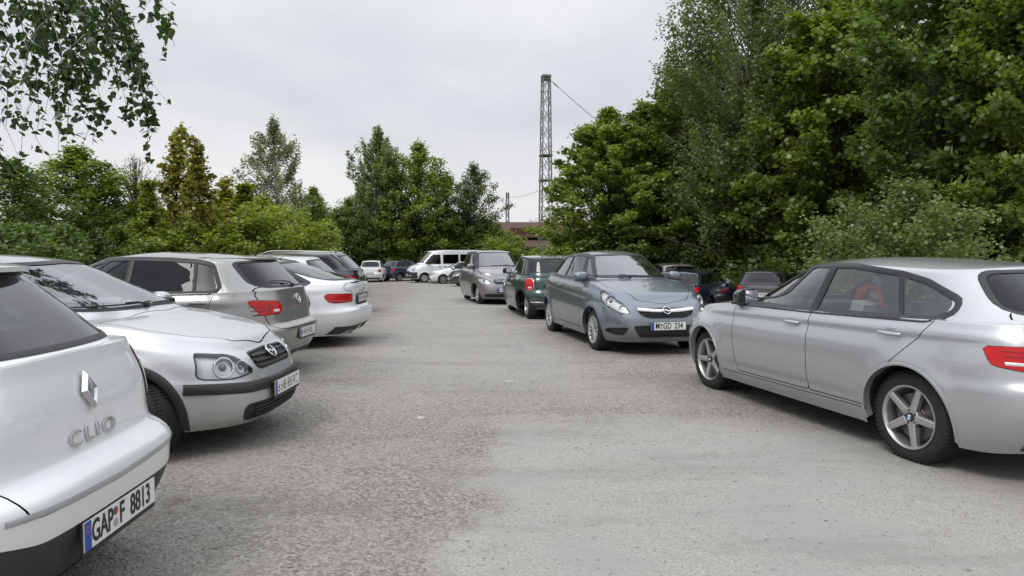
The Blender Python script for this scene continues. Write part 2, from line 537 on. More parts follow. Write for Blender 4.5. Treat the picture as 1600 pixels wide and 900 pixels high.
# ---------------------------------------------------------------- wheels
def spoke(mb, a, r0, r1, w0, w1, z0, z1, th, M, n=5, ridge=True):
    V = []; F = []
    ca, sa = math.cos(a), math.sin(a)
    for k in range(n):
        t = k / (n - 1); r = r0 + (r1 - r0) * t; w = (w0 + (w1 - w0) * t) / 2; z = z0 + (z1 - z0) * t
        for (y, dz) in ((-w, -th), (-w, 0), (-w * .5, .006 if ridge else 0), (w * .5, .006 if ridge else 0), (w, 0), (w, -th)):
            V.append((r * ca - y * sa, r * sa + y * ca, z + dz))
    for k in range(n - 1):
        for i in range(5): F.append((k * 6 + i, k * 6 + i + 1, (k + 1) * 6 + i + 1, (k + 1) * 6 + i))
    F.append(tuple(range(5, -1, -1))); F.append(tuple(range((n - 1) * 6, n * 6)))
    mb.add(V, F, M)

def wheel_meshes(r, style='five', width=.20, rim=.205, lod=2):
    """returns meshes for tyre, rim, hub and brake disc around local z (z = outwards)"""
    n = {2: 56, 1: 36, 0: 24}[lod]
    T = MB()
    w = width; rr = rim
    T.lathe([(rr - .004, -.01), (rr + .004, .002), (rr + .03, .006), (rr + (r - rr) * .55, .008), (r - .022, -.002), (r - .008, -.016), (r - .001, -.035),
             (r, -w * .5), (r - .001, -w + .03), (r - .02, -w + .005), (rr + .03, -w), (rr, -w + .02)], n)
    # tread blocks
    if lod == 2:
        k = 72
        for i in range(k):
            a = 2 * PI * i / k
            for (z0, z1) in ((-.012, -.052), (-.075, -.115), (-.14, -.19)):
                M = Matrix.Rotation(a, 4, 'Z')
                T.box((r + .0005, 0, (z0 + z1) / 2), (.007, r * 2 * PI / k * .62, abs(z1 - z0)), M)
        for i in range(60):                                       # shoulder lugs
            M = Matrix.Rotation(2 * PI * (i + .5) / 60, 4, 'Z') @ Matrix.Translation((r - .013, 0, -.009)) @ Matrix.Rotation(R(-42), 4, 'Y')
            T.box((0, 0, 0), (.02, .012, .006), M)
        for i in range(18): T.box((rr + (r - rr) * .55, 0, .0078), (.003, .05, .003), Matrix.Rotation(2 * PI * i / 18 + .1, 4, 'Z'))
    Rm = MB(); Hb = MB(); Bk = MB()
    I = Matrix.Identity(4)
    if style in ('five', 'multi', 'y', 'twin'):
        Rm.lathe([(rr + .006, .001), (rr + .004, .010), (rr - .004, .010), (rr - .012, .002), (rr - .018, -.02), (rr - .024, -.06), (rr - .03, -w + .03)], n)
    if style == 'five':
        for i in range(5):
            a = 2 * PI * i / 5 + PI / 2
            spoke(Rm, a, .05, rr - .008, .058, .046, -.012, .000, .03, I)
        Rm.lathe([(.0001, -.012), (.058, -.012), (.066, -.018), (.066, -.05)], 30)
        for i in range(5):
            a = 2 * PI * (i + .5) / 5 + PI / 2
            Hb.lathe([(.0001, -.0100), (.0075, -.0100), (.0085, -.013)], 8, Matrix.Translation((.047 * math.cos(a), .047 * math.sin(a), .0005)))
    elif style == 'multi':
        for i in range(12):
            a = 2 * PI * i / 12
            spoke(Rm, a, .045, rr - .008, .016, .030, -.006, .002, .02, I)
        Rm.lathe([(.0001, -.002), (.05, -.004), (.062, -.014), (.062, -.04)], 30)
    elif style == 'twin':
        for i in range(7):
            a = 2 * PI * i / 7
            for s in (-.1, .1): spoke(Rm, a + s, .05, rr - .008, .020, .020, -.012, .0, .025, I)
        Rm.lathe([(.0001, -.006), (.05, -.008), (.06, -.018), (.06, -.05)], 30)
    elif style == 'y':
        for i in range(8):
            spoke(Rm, 2 * PI * i / 8, .05, rr - .008, .03, .022, -.010, .0, .025, I)
        Rm.lathe([(.0001, -.006), (.05, -.008), (.06, -.018), (.06, -.05)], 30)
    elif style == 'steel':
        Rm.lathe([(rr + .006, .001), (rr + .004, .008), (rr - .006, .008), (rr - .014, -.004), (rr - .02, -.03), (rr - .045, -.038), (.11, -.016), (.075, -.012), (.06, -.024), (.0001, -.024)], n)
        for i in range(10):
            a = 2 * PI * i / 10
            Hb.lathe([(.0001, -.0), (.014, -.0), (.014, -.006)], 10, Matrix.Translation((.138 * math.cos(a), .138 * math.sin(a), -.0265)))
    Hb.lathe([(.0001, -.003), (.026, -.004), (.033, -.008), (.034, -.03)], 24)
    Bk.lathe([(.0001, -.055), (.075, -.055), (.08, -.062), (rr - .055, -.062), (rr - .055, -.08)], n)
    Bk.lathe([(rr - .03, -w + .04), (.0001, -w + .04)], n)
    Bk.box((.10, 0, -.06), (.07, .12, .04), Matrix.Rotation(2.6, 4, 'Z'))
    out = []
    for nm, mb, ang in (('tyre', T, 40), ('rim', Rm, 35), ('hub_cap', Hb, 35), ('brake_disc', Bk, 35)):
        me = bpy.data.meshes.new(nm); me.from_pydata(mb.V, [], mb.F); me.update()
        bm = bmesh.new(); bm.from_mesh(me); bmesh.ops.remove_doubles(bm, verts=bm.verts, dist=1e-5); bmesh.ops.recalc_face_normals(bm, faces=bm.faces); bm.to_mesh(me); bm.free()
        me.polygons.foreach_set('use_smooth', [True] * len(me.polygons)); me.set_sharp_from_angle(angle=R(ang))
        out.append(me)
    return out

WCACHE = {}
def add_wheels(S, root, sp, lod):
    st = sp.get('wheel', 'five'); key = (sp['r'], st, sp.get('rim', .205), lod, sp.get('rimmat', 'alloy'))
    if key not in WCACHE:
        ms = wheel_meshes(sp['r'], st, sp.get('tw', .20), sp.get('rim', .205), lod)
        hubm = 'black_plastic' if st != 'steel' else 'steel_dark'
        for me, mt in zip(ms, ('rubber', sp.get('rimmat', 'alloy'), hubm, 'brake')): me.materials.append(MATS[mt])
        WCACHE[key] = ms
    ms = WCACHE[key]
    for ax, sg in ((1, 1), (1, -1), (-1, 1), (-1, -1)):
        x = ax * sp['wb'] / 2
        hy = [S.at('L', (x + dx, sp['r'] + .02 + dz))[0][1] for dx, dz in ((sp['r'] + .05, .02), (-sp['r'] - .05, .02), (0, sp['r'] + .05))]
        y = sg * (min(min(hy[0], hy[1]) + .012, hy[2] - .012) - sp.get('inset', .0))
        M = Matrix.Translation((x, y, sp['r'])) @ Matrix.Rotation(R(sp.get('steer', 0)) if ax > 0 else 0, 4, 'Z') @ Matrix.Rotation(-sg * PI / 2, 4, 'X') @ Matrix.Rotation(sp.get('wrot', .3) + ax, 4, 'Z')
        w = bpy.data.objects.new('wheel', ms[3]); col.objects.link(w); w.parent = root; w.matrix_basis = M
        for nm, me in (('tyre', ms[0]), ('rim', ms[1]), ('hub_cap', ms[2])):
            o = bpy.data.objects.new(nm, me); col.objects.link(o); o.parent = w

def text_mesh(s, size, ext=.001, cond=1.0, spacing=1.0, bold=0):
    cu = bpy.data.curves.new('letters', 'FONT'); cu.body = s; cu.size = size; cu.extrude = ext; cu.align_x = 'CENTER'; cu.align_y = 'CENTER'
    cu.space_character = spacing; cu.resolution_u = 4; cu.offset = bold
    o = bpy.data.objects.new('letters', cu); col.objects.link(o)
    dg = bpy.context.evaluated_depsgraph_get(); me = bpy.data.meshes.new_from_object(o.evaluated_get(dg))
    bpy.data.objects.remove(o); bpy.data.curves.remove(cu)
    me.transform(Matrix.Diagonal((cond, 1, 1, 1)))
    return me

def number_plate(S, root, D, uv, text=None, flat=True, tilt=0, label=None, holder=True, dim=1.0, yaw=0, off=.012, seals=(), bold=.0016):
    """a plate with frame, blue band and characters; D is 'F' or 'B'"""
    M = frame_at(S, D, uv, flat=flat) @ Matrix.Translation((0, 0, off)) @ Matrix.Rotation(R(tilt), 4, 'X') @ Matrix.Rotation(R(yaw), 4, 'Y')
    f = MB(); f.box((0, -.006, -.004), (.532, .134, .010)); fr = f.build('number_plate', 'black_plastic', root, bevel=.002); fr.matrix_basis = M
    p = MB(); p.box((0, 0.004, .0030), (.52, .108, .004)); po = p.build('plate_face', 'plate_white', fr)
    b = MB(); b.box((-.2375, 0.004, .0062), (.041, .106, .0012)); b.build('blue_band', 'plate_blue', fr)
    k = MB()
    for i in range(10):
        a = 2 * PI * i / 10; k.box((-.2375 + .012 * math.cos(a), .028 + .012 * math.sin(a), .0072), (.0035, .0035, .0006))
    k.build('star_ring', 'lamp_amber', fr)
    if not text:                                                  # characters too small to be read
        r_ = random.Random(int(uv[1] * 1000) + len(root.name) * 7 + int(root.location.x * 10)); g_ = MB()
        for i in range(7):
            x0 = -.185 + i * .061 + (.02 if i > 2 else 0)
            for sx_ in (-.014, .014):
                if r_.random() < .75: g_.box((x0 + sx_, .004, .0054), (.010, .070 if r_.random() < .7 else .036, .001))
            for sy_ in (-.030, 0, .030):
                if r_.random() < .6: g_.box((x0, .004 + sy_, .0054), (.030, .010, .001))
        g_.build('plate_marks', 'plate_ink', fr)
    else:
        for (sx_, sy_, mt_) in seals:
            q_ = MB(); q_.lathe([(.0001, .0012), (.0165, .0012), (.0165, 0)], 20, Matrix.Translation((sx_, sy_, .0054))); q_.build('plate_seal', mt_, fr)
        # text is a list of (string, centre x)
        for (s, cx, cond) in text:
            me = text_mesh(s, .118, .0006, cond, bold=bold); me.materials.append(MATS['plate_ink'])
            o = bpy.data.objects.new('plate_characters', me); col.objects.link(o); o.parent = fr; o.location = (cx, .003, .0064)
    return fr
def seat_mesh(mb, x, y, z, w=.5, head=True, back=.62, lean=14):
    mb.box((x, y, z + .06), (.50, w, .14))
    M = Matrix.Translation((x - .24, y, z + .12)) @ Matrix.Rotation(R(-lean), 4, 'Y')
    mb.box((0, 0, back / 2), (.13, w, back), M)
    if head:
        mb.box((-.01, 0, back + .13), (.09, w * .5, .17), M)
        for s in (-.05, .05): mb.bar(M @ Vector((0, s, back - .02)), M @ Vector((0, s, back + .08)), .007, 6)

def interior(S, root, sp):
    cowl = sp.get('cowl', .95); rt = sp['wb'] / 2; gw = sp['W'] - .2
    zc = float(S.deck(np.array([cowl]), np.array([0.]))[0])
    d = MB()
    d.box((cowl - .32, 0, zc - .16), (.44, gw * 2, .26)); d.box((cowl - .44, .34, zc - .05), (.20, .36, .07))
    d.build('dashboard', 'dark_plastic', root, bevel=.03)
    sx = sp.get('seat_x', cowl - 1.12)
    fab = sp.get('seatmat', 'seat_fabric')
    for s in (.36, -.36):
        m = MB(); seat_mesh(m, sx, s, .34 + sp.get('seat_z', 0)); m.build('seat', fab, root, bevel=.03)
    m = MB()
    bx = sx - .82
    m.box((bx, 0, .38), (.48, gw * 1.7, .16)); Mx = Matrix.Translation((bx - .24, 0, .44 + sp.get('seat_z', 0))) @ Matrix.Rotation(R(-18), 4, 'Y')
    m.box((0, 0, .27), (.12, gw * 1.7, .54), Mx)
    for s in (-.36, 0, .36): m.box((0, s, .61), (.08, .24, .13), Mx)
    m.build('rear_bench', fab, root, bevel=.03)
    # wheel ring and column
    M = Matrix.Translation((cowl - .60, .36, zc - .06)) @ Matrix.Rotation(R(-65), 4, 'Y')
    st = MB(); pts = [M @ Vector((.185 * math.cos(2 * PI * k / 24), .185 * math.sin(2 * PI * k / 24), 0)) for k in range(25)]
    st.tube(pts, .014, 8); st.box((0, 0, -.01), (.12, .15, .04), M); st.bar(M @ Vector((0, -.18, 0)), M @ Vector((0, .18, 0)), .013, 6); st.bar(M @ Vector((0, 0, 0)), M @ Vector((-.17, 0, 0)), .013, 6)
    st.build('steering_wheel', 'black_plastic', root, smooth=True, angle=50)

def mirror(S, root, side, x, z, mat, cap2='black_plastic', size=1.0):
    D = 'L' if side > 0 else 'R'
    p, n = S.at(D, (x, z))
    n = np.array((0, side, 0.))
    sx, sy, sz = .085 * size, .115 * size, .075 * size
    c = Vector(p) + Vector((-.01, side * (.025 + sy), .045))
    V = []; F = []; nu, nv = 20, 12
    for j in range(nv + 1):
        ph = PI * j / nv
        for i in range(nu):
            t = 2 * PI * i / nu
            q = np.array((math.cos(t) * math.sin(ph), math.sin(t) * math.sin(ph), math.cos(ph)))
            q = np.sign(q) * np.abs(q)**.72
            X = q[0] * sx; X = max(X, -.035 * size)              # flat glass side facing backwards
            V.append((c[0] + X - side * q[1] * .02 * side, c[1] + q[1] * sy, c[2] + q[2] * sz * (1 - .12 * q[1] * side)))
    for j in range(nv):
        for i in range(nu):
            k = (i + 1) % nu; F.append((j * nu + i, (j + 1) * nu + i, (j + 1) * nu + k, j * nu + k))
    bm = bmesh.new(); vs = [bm.verts.new(v) for v in V]
    for f in F:
        try: bm.faces.new([vs[i] for i in f])
        except ValueError: pass
    bmesh.ops.remove_doubles(bm, verts=bm.verts, dist=1e-4); bmesh.ops.recalc_face_normals(bm, faces=bm.faces)
    me = bpy.data.meshes.new('mirror'); bm.to_mesh(me); bm.free()
    me.polygons.foreach_set('use_smooth', [True] * len(me.polygons)); me.set_sharp_from_angle(angle=R(50))
    o = bpy.data.objects.new('door_mirror', me); link(o, root, mat)
    f = MB(); f.box((c[0] + .0, c[1] - side * sy * .9, c[2] - .045), (.05, .12, .03)); f.box((c[0] - .005, c[1] - side * sy * 1.35, c[2] - .05), (.08, .03, .07)); f.build('mirror_foot', cap2, o, bevel=.008)
    b = MB(); b.box((c[0] + .012, c[1], c[2] - sz * .78), (.13 * size, sy * 1.7, .02)); b.build('mirror_base', cap2, o, bevel=.008)
    g = MB(); g.box((c[0] - .037 * size, c[1], c[2]), (.006, sy * 1.62, sz * 1.5)); g.build('mirror_glass', 'lamp_bowl', o, bevel=.002)
    return o

def handle(S, door, D, x, z, mat, L=.19, style='bar'):
    M = frame_at(S, D, (x, z))
    h = MB(); n = 12
    pts = []; rad = []
    for k in range(n + 1):
        t = k / n; pts.append(M @ Vector(((t - .5) * L, 0, .012 + .022 * math.sin(PI * t)**.5))); rad.append(.011 + .003 * math.sin(PI * t))
    h.tube(pts, rad, 8)
    o = h.build('handle', mat, door, smooth=True, angle=60)
    c = MB(); c.lathe([(.0001, .0025), (.034, .0025), (.040, .0006)], 20, M @ Matrix.Scale(1.5, 4, (1, 0, 0))); c.build('handle_recess', 'dark_plastic' if style == 'dark' else mat, o, smooth=True)
    return o

def wiper(S, root, D, pts, name='wiper'):
    d, u, v = dirvec(D); P = []
    P2 = S.uv(D, pts)
    a, b = np.array(P2[0]), np.array(P2[1])
    for k in range(13):
        q = a + (b - a) * k / 12; h = S.at(D, q)
        if h is not None: P.append(Vector(h[0] + h[1] * .016))
    if len(P) < 3: return
    m = MB(); m.tube(P, .0065, 6)
    for k in range(len(P) - 1): pass
    o = m.build(name, 'black_plastic', root, smooth=True)
    # arm
    piv = S.at(D, P2[2]); a2 = MB()
    if piv is not None:
        mid = P[len(P) // 2]
        pv = Vector(piv[0] + piv[1] * .02); a2.tube([pv, pv.lerp(mid, .5) + Vector(piv[1]) * .018, mid + Vector(piv[1]) * .01], .009, 6); a2.lathe([(.0001, .03), (.02, .03), (.022, 0)], 12, Matrix.Translation(Vector(piv[0])))
        a2.build('wiper_arm', 'black_plastic', o, smooth=True, angle=50)

def bowl(S, parent, D, uv, r, inner='lamp_eye', depth=.045, mat='lamp_bowl'):
    h = S.at(D, uv)
    d = dirvec(D)[0]; z = Vector(d) * .6 + Vector(h[1]) * .4; z.normalize()
    x = Vector((0, 0, 1)).cross(z).normalized(); y = z.cross(x)
    M = Matrix((x, y, z)).transposed().to_4x4(); M.translation = Vector(h[0]) - z * .012
    m = MB(); m.lathe([(r * 1.12, -.010), (r * 1.10, -.004), (r, -.004), (r * .92, -.02), (r * .6, -depth * .8), (.0001, -depth)], 28, M)
    o = m.build('reflector', mat, parent, smooth=True, angle=50)
    e = MB(); e.lathe([(.0001, -.004), (r * .30, -.008), (r * .42, -.02), (r * .45, -depth)], 20, M); e.build('bulb', inner, o, smooth=True)
    return o

def grow(poly, d):
    A = np.array([p[:2] for p in poly], float); Q = []
    n = len(A); area = sum(A[i, 0] * A[(i + 1) % n, 1] - A[(i + 1) % n, 0] * A[i, 1] for i in range(n)); sg = 1 if area > 0 else -1
    for i in range(n):
        a = A[i] - A[i - 1]; b = A[(i + 1) % n] - A[i]; a /= np.linalg.norm(a); b /= np.linalg.norm(b)
        m = np.array((a[1] + b[1], -a[0] - b[0])) * sg; m /= max(.5, (m @ m)**.5)
        Q.append(tuple(A[i] + m * d))
    return Q

def build_car(name, label, sp, loc, heading, group='cars parked in the car park'):
    """heading: degrees from +X, the way the nose points; loc: ground point under the middle of the axles"""
    lod = sp.get('lod', 2)
    n = {2: 210, 1: 130, 0: 90}[lod]; nl = {2: 34, 1: 24, 0: 18}[lod]
    S = Surface(sp, n, nl); g = sp.get
    root = thing(name, label, g('category', 'car'), loc, R(heading), group)
    P = g('paint')
    r, wb, W = sp['r'], sp['wb'], sp['W']
    Ra = r + g('archgap', .045)
    # ---- wheel arches
    for ax in (wb / 2, -wb / 2):
        for D in 'LR':
            pl = arc_poly(ax, r + .005, Ra, -.3, 48)
            S.cut(D, pl, facing=.05)
    # ---- glazing
    win = []
    for D in 'LR':
        for i, w in enumerate(g('windows', [])):
            wm = g('sideglass', 'glass_tint')
            if isinstance(wm, (list, tuple)): wm = wm[i]
            w = grow(w, .014)
            o = piece(S, 'side_window', D, w, wm, root, off=-.004, r=g('win_r', .05), facing=-.1, limit=lambda C, q=(1 if D == 'L' else -1): C[:, 1] * q > .35 * W)
            win.append(o)
    ws = g('windscreen'); piece(S, 'windscreen', 'F', ws + [(-y, z) for y, z in ws[::-1]], g('frontglass', 'glass_wind'), root, off=-.003, r=.07, facing=-.05, limit=lambda C: C[:, 0] > g('roof_f') - .25)
    rg = g('rearglass'); rgp = rg + [(-y, z) for y, z in rg[::-1]]
    rgo = piece(S, 'rear_window', 'B', rgp, g('backglass', 'glass_dark'), root, off=-.003, r=g('rg_r', .07), facing=-.1, limit=lambda C: C[:, 0] < g('roof_r') + .15)
    # ---- lamps (cut out of the body)
    for side in (1, -1):
        hl = g('headlight')
        if hl:
            D, poly = hl['dir'] * side, hl['poly'] if side > 0 else flip(hl['poly'])
            uvp = S.uv(D, poly)
            res = piece(S, None, D, poly, None, None, r=hl.get('r', .04))
            if res:
                V, F, N = res
                ho = mesh_obj('headlight', V - N * hl.get('depth', .035), F, hl.get('housing', 'lamp_housing'), root, normals=N)
                mesh_obj('lens', V + N * .002, F, 'lens', ho, normals=N)
                ribbon(S, 'headlight_seal', D, fillet(uvp, hl.get('r', .04)), .010, 'black_plastic', ho, h=.002, closed=True, depth=.05, uvpts=False)
                for b in hl.get('bowls', []):
                    q = b[0] if side > 0 else flip([b[0]])[0]
                    try: bowl(S, ho, D, S.uv(D, [q])[0], b[1], *(b[2:]))
                    except Exception as ex: print('bowl', ex)
        tl = g('taillight')
        if tl:
            D, poly = (180 - tl['dir'] * side), tl['poly'] if side > 0 else flip(tl['poly'])
            uvp = S.uv(D, poly)
            to = piece(S, 'taillight', D, poly, tl.get('mat', 'lamp_red'), root, off=tl.get('off', .006), r=tl.get('r', .03))
            if to:
                ribbon(S, 'lamp_edge', D, fillet(uvp, tl.get('r', .03)), tl.get('edge', .010), tl.get('edgemat', 'black_plastic'), to, h=.003, closed=True, depth=.03, uvpts=False)
                for (pts, w, mt) in tl.get('bars', []):
                    pp = pts if side > 0 else flip(pts)
                    ribbon(S, 'reflector_strip', D, pp, w, mt, to, h=.011, depth=.0)
    # ---- openings in the bumpers and grille
    for (D, poly, mt, off, rr, nm) in g('openings', []):
        try:
            o = piece(S, nm, D, poly, mt, root, off=off, r=rr)
            if o and off < -.008: ribbon(S, nm + '_edge', D, fillet(S.uv(D, poly), rr), .012, 'black_plastic', o, h=.002, closed=True, depth=-off + .015, uvpts=False)
        except Exception as ex: print('opening', nm, ex)
    # ---- bonnet, tailgate, doors
    if g('bonnet'):
        b = g('bonnet'); piece(S, 'bonnet', 'T', b + [(x, -y) for x, y in b[::-1]], P, root, gap=.006, r=.06, facing=.25)
    tg = None
    if g('tailgate'):
        b = g('tailgate'); tg = piece(S, 'tailgate', 'B', b + [(-y, z) for y, z in b[::-1]], P, root, gap=.007, r=.06, facing=-.25, limit=lambda C: C[:, 0] < S.xre + .7)
    doors = []
    for D in 'LR':
        for i, dp in enumerate(g('doors', [])):
            o = piece(S, 'door', D, dp, P, root, gap=.007, r=.03, facing=-.25, limit=lambda C, q=(1 if D == 'L' else -1): C[:, 1] * q > .5 * W)
            doors.append(o)
            if o and i < len(g('handles', [])): handle(S, o, D, *g('handles')[i], g('handlemat', P))
    # ---- what is left of the shell
    V, F, N = clean(S.V, S.F, S.N)
    used = np.unique(np.concatenate([np.array(f) for f in F])); mp = -np.ones(len(V), int); mp[used] = np.arange(len(used))
    body = mesh_obj('body', V[used], [[mp[i] for i in f] for f in F], P, root, normals=N[used])
    for m in g('bodymats', []): pass
    # floor pan, wheel wells
    u = MB(); ring = S.ringV.copy()
    k = len(ring) // 2
    step = 3
    ids = list(range(0, len(ring), step))
    Vr = [tuple(ring[i] + np.array((0, 0, .004))) for i in ids]
    Vc = [tuple(ring[i] * np.array((.93, .80, 1)) + np.array((0, 0, -.01))) for i in ids]
    m_ = len(ids); F_ = [(i, (i + 1) % m_, m_ + (i + 1) % m_, m_ + i) for i in range(m_)] + [tuple(range(m_, 2 * m_))]
    # leave the wheel wells open: skip rim quads near the axles
    F_ = [f for f in F_ if len(f) > 4 or min(abs(abs(Vr[f[0]][0]) - wb / 2), 9) > Ra + .03]
    u.add(Vr + Vc, F_)
    yin = W - .30
    for ax in (wb / 2, -wb / 2):
        for sd in (1, -1):
            yo = min(S.at('L', (ax + q, r + .05))[0][1] for q in (Ra + .04, -Ra - .04)) - .012
            n_ = 24; Vw = []; Fw = []
            for j, (rr, dz) in enumerate(((Ra + .006, 0.0), (Ra + .01, .30), (.001, .30))):
                for i in range(n_ + 1):
                    t = -.15 + (PI + .3) * i / n_; Vw.append((rr * math.cos(t), rr * math.sin(t) * 1, dz))
            for j in range(2):
                for i in range(n_): Fw.append((j * (n_ + 1) + i, j * (n_ + 1) + i + 1, (j + 1) * (n_ + 1) + i + 1, (j + 1) * (n_ + 1) + i))
            M2 = Matrix(((1, 0, 0, ax), (0, 0, -sd, sd * yo), (0, 1, 0, r + .005), (0, 0, 0, 1)))
            u.add(Vw, Fw, M2)
    u.build('underbody', 'underbody', root)
    # arch lips
    for ax in (wb / 2, -wb / 2):
        for D in 'LR':
            pts = []
            for k in range(49):
                a = R(-14) + (PI + R(28)) * k / 48; x = ax + (Ra + g('lipw', .022) * .35) * math.cos(a); z = r + .005 + (Ra + g('lipw', .022) * .35) * math.sin(a)
                if z > .13: pts.append((x, z))
            ribbon(S, 'wheel_arch', D, pts, g('lipw', .022), g('lipmat', P), root, h=g('liph', .005), depth=.06, uvpts=False)
    # ---- window frames, pillars, trims
    for D in 'LR':
        if g('dlo'):
            ribbon(S, 'window_frame', D, fillet(g('dlo'), g('win_r', .05)), g('framew', .046), g('framemat', 'black_plastic'), root, h=.005, closed=True, uvpts=False)
        for (pts, w, mt, nm) in g('side_trims', []):
            ribbon(S, nm, D, pts, w, mt, root, h=.006 if w > .012 else .0012)
    ribbon(S, 'windscreen_seal', 'F', fillet(ws + [(-y, z) for y, z in ws[::-1]], .07), .022, 'black_plastic', root, h=.003, closed=True, uvpts=False)
    ribbon(S, 'rear_window_seal', 'B', fillet(rgp, g('rg_r', .07)), .022, g('rgframe', 'black_plastic'), root, h=.003, closed=True, uvpts=False)
    for (D, pts, w, mt, nm, h) in g('trims', []):
        try: ribbon(S, nm, D, pts, w, mt, root, h=h)
        except Exception as ex: print('trim', nm, ex)
    # ---- the rest
    if g('mirror'):
        mx, mz = g('mirror')[:2]
        for sd in (1, -1): mirror(S, root, sd, mx, mz, g('mirrormat', P), size=g('mirror')[2] if len(g('mirror')) > 2 else 1.0)
    if g('interior', True): interior(S, root, sp)
    add_wheels(S, root, sp, lod)
    for w in g('wipers', []): wiper(S, root, *w)
    for pl in g('plates', []): number_plate(S, root, **pl)
    if g('antenna'):
        x, y = g('antenna')[:2]; p, n_ = S.at('T', (x, y)); a = MB()
        L = g('antenna')[2] if len(g('antenna')) > 2 else .3
        a.bar(p, Vector(p) + Vector((-.02, 0, .03)), .018, 10, .008); a.bar(Vector(p) + Vector((-.02, 0, .03)), Vector(p) + Vector((-.02 - L * .6, 0, L)), .004, 6)
        a.build('antenna', 'black_plastic', root, smooth=True, angle=60)
    if g('extra'): g('extra')(S, root, sp)
    return root, S

def emblem_ring(S, parent, D, uv, r, name='emblem', kind='bolt', off=.012):
    M = frame_at(S, D, uv) @ Matrix.Translation((0, 0, off)); m = MB()
    pts = [M @ Vector((r * math.cos(2 * PI * k / 32), r * math.sin(2 * PI * k / 32), 0)) for k in range(33)]
    m.tube(pts, r * .13, 8)
    if kind == 'bolt':
        z0, z1 = -.002, .003
        P2 = [(-1.0, .05), (-.15, .30), (-.02, -.02), (1.0, -.05), (.15, -.30), (.02, .02)]
        P2 = [(-1.25 * r, .02 * r), (-.05 * r, .34 * r), (.05 * r, .06 * r), (1.25 * r, -.02 * r), (.05 * r, -.34 * r), (-.05 * r, -.06 * r)]
        nV = len(P2); m.add([(x, y, z0) for x, y in P2] + [(x, y, z1) for x, y in P2], [tuple(range(nV))[::-1], tuple(range(nV, 2 * nV))] + [(i, (i + 1) % nV, nV + (i + 1) % nV, nV + i) for i in range(nV)], M)
    elif kind == 'vw':
        def st(a, b): m.bar(M @ Vector((a[0] * r, a[1] * r, 0)), M @ Vector((b[0] * r, b[1] * r, 0)), r * .075, 6)
        st((-.42, .85), (0, .06)); st((0, .06), (.42, .85)); st((-.85, .35), (-.42, -.8)); st((-.42, -.8), (0, -.06)); st((0, -.06), (.42, -.8)); st((.42, -.8), (.85, .35))
    elif kind == 'star':
        for k in range(3):
            a = PI / 2 + 2 * PI * k / 3; m.bar(M @ Vector((0, 0, 0)), M @ Vector((r * math.cos(a), r * math.sin(a), 0)), r * .14, 6, r * .03)
    o = m.build(name, 'chrome', parent, smooth=True, angle=40)
    if kind in ('vw', 'bolt'):
        b = MB(); b.lathe([(.0001, -.004), (r, -.004), (r, -.01)], 28, M); b.build('emblem_back', 'black_plastic', o)
    return o

def spoiler(S, root, zl, y1, ext, mat, name='roof_spoiler'):
    """a lip that carries the roof line on over the rear window"""
    V = []; F = []; n = 25; k = 0
    for i in range(n):
        y = -y1 + 2 * y1 * i / (n - 1); e = (1 - abs(y / y1)**6)
        h = S.at('B', (y, zl))
        if h is None: continue
        x, z = h[0][0], h[0][2]; t = S.at('T', (x + .12, y)); 
        if t is None: continue
        zt = t[0][2]; xb = x - ext * e
        V += [(x + .13, y, zt - .008), (x + .11, y, zt + .002), (x + .02, y, (zt + z) / 2 + .012), (xb, y, z + .004), (xb + .006, y, z - .016), (x + .01, y, z - .028)]; k += 1
    for i in range(k - 1):
        for j in range(6):
            q = (j + 1) % 6; F.append((i * 6 + j, (i + 1) * 6 + j, (i + 1) * 6 + q, i * 6 + q))
    F.append(tuple(range(6))); F.append(tuple(range((k - 1) * 6, k * 6))[::-1])
    o = mesh_obj(name, V, F, mat, root)
    bm = bmesh.new(); bm.from_mesh(o.data); bmesh.ops.recalc_face_normals(bm, faces=bm.faces); bm.to_mesh(o.data); bm.free()
    o.data.polygons.foreach_set('use_smooth', [True] * len(o.data.polygons)); o.data.set_sharp_from_angle(angle=R(40))
    return o
paint('silver_paint', (.47, .48, .495), .6, .36)
paint('silver_light_paint', (.54, .545, .555), .55, .36)
paint('grey_beige_paint', (.30, .30, .29), .6, .34)
paint('white_paint', (.72, .73, .74), 0.0, .4, dirt=.25)
paint('slate_paint', (.165, .190, .225), .6, .33)
paint('mauve_grey_paint', (.24, .225, .24), .6, .35)
paint('dark_grey_paint', (.035, .038, .042), .5, .35)
paint('green_paint', (.010, .045, .042), .3, .3)
paint('navy_paint', (.012, .02, .055), .4, .3)
paint('black_paint', (.012, .012, .014), .3, .3)
paint('taupe_paint', (.32, .30, .28), .55, .36)

# ------------------------------------------------------------ silver five-door hatchback on the right
def bmw_extra(S, root, sp):
    # roundels on the hub caps
    for w in [c for c in root.children if c.name.startswith('wheel') and 'arch' not in c.name]:
        hc = [c for c in w.children if c.name.startswith('hub_cap')][0]
        m = MB(); m.lathe([(.0001, -.0015), (.030, -.0015), (.031, -.004)], 24); o = m.build('hub_roundel', 'roundel', w)
    red = MB(); red.tube([(-.62, .50, 1.20), (-.52, .49, 1.14), (-.44, .46, 1.02), (-.40, .42, .86)], [.028, .045, .05, .04], 8); red.tube([(-.62, .50, 1.20), (-.74, .53, 1.16), (-.80, .55, 1.02)], [.028, .02, .012], 8); red.build('red_strap', 'cloth_red', root, smooth=True)

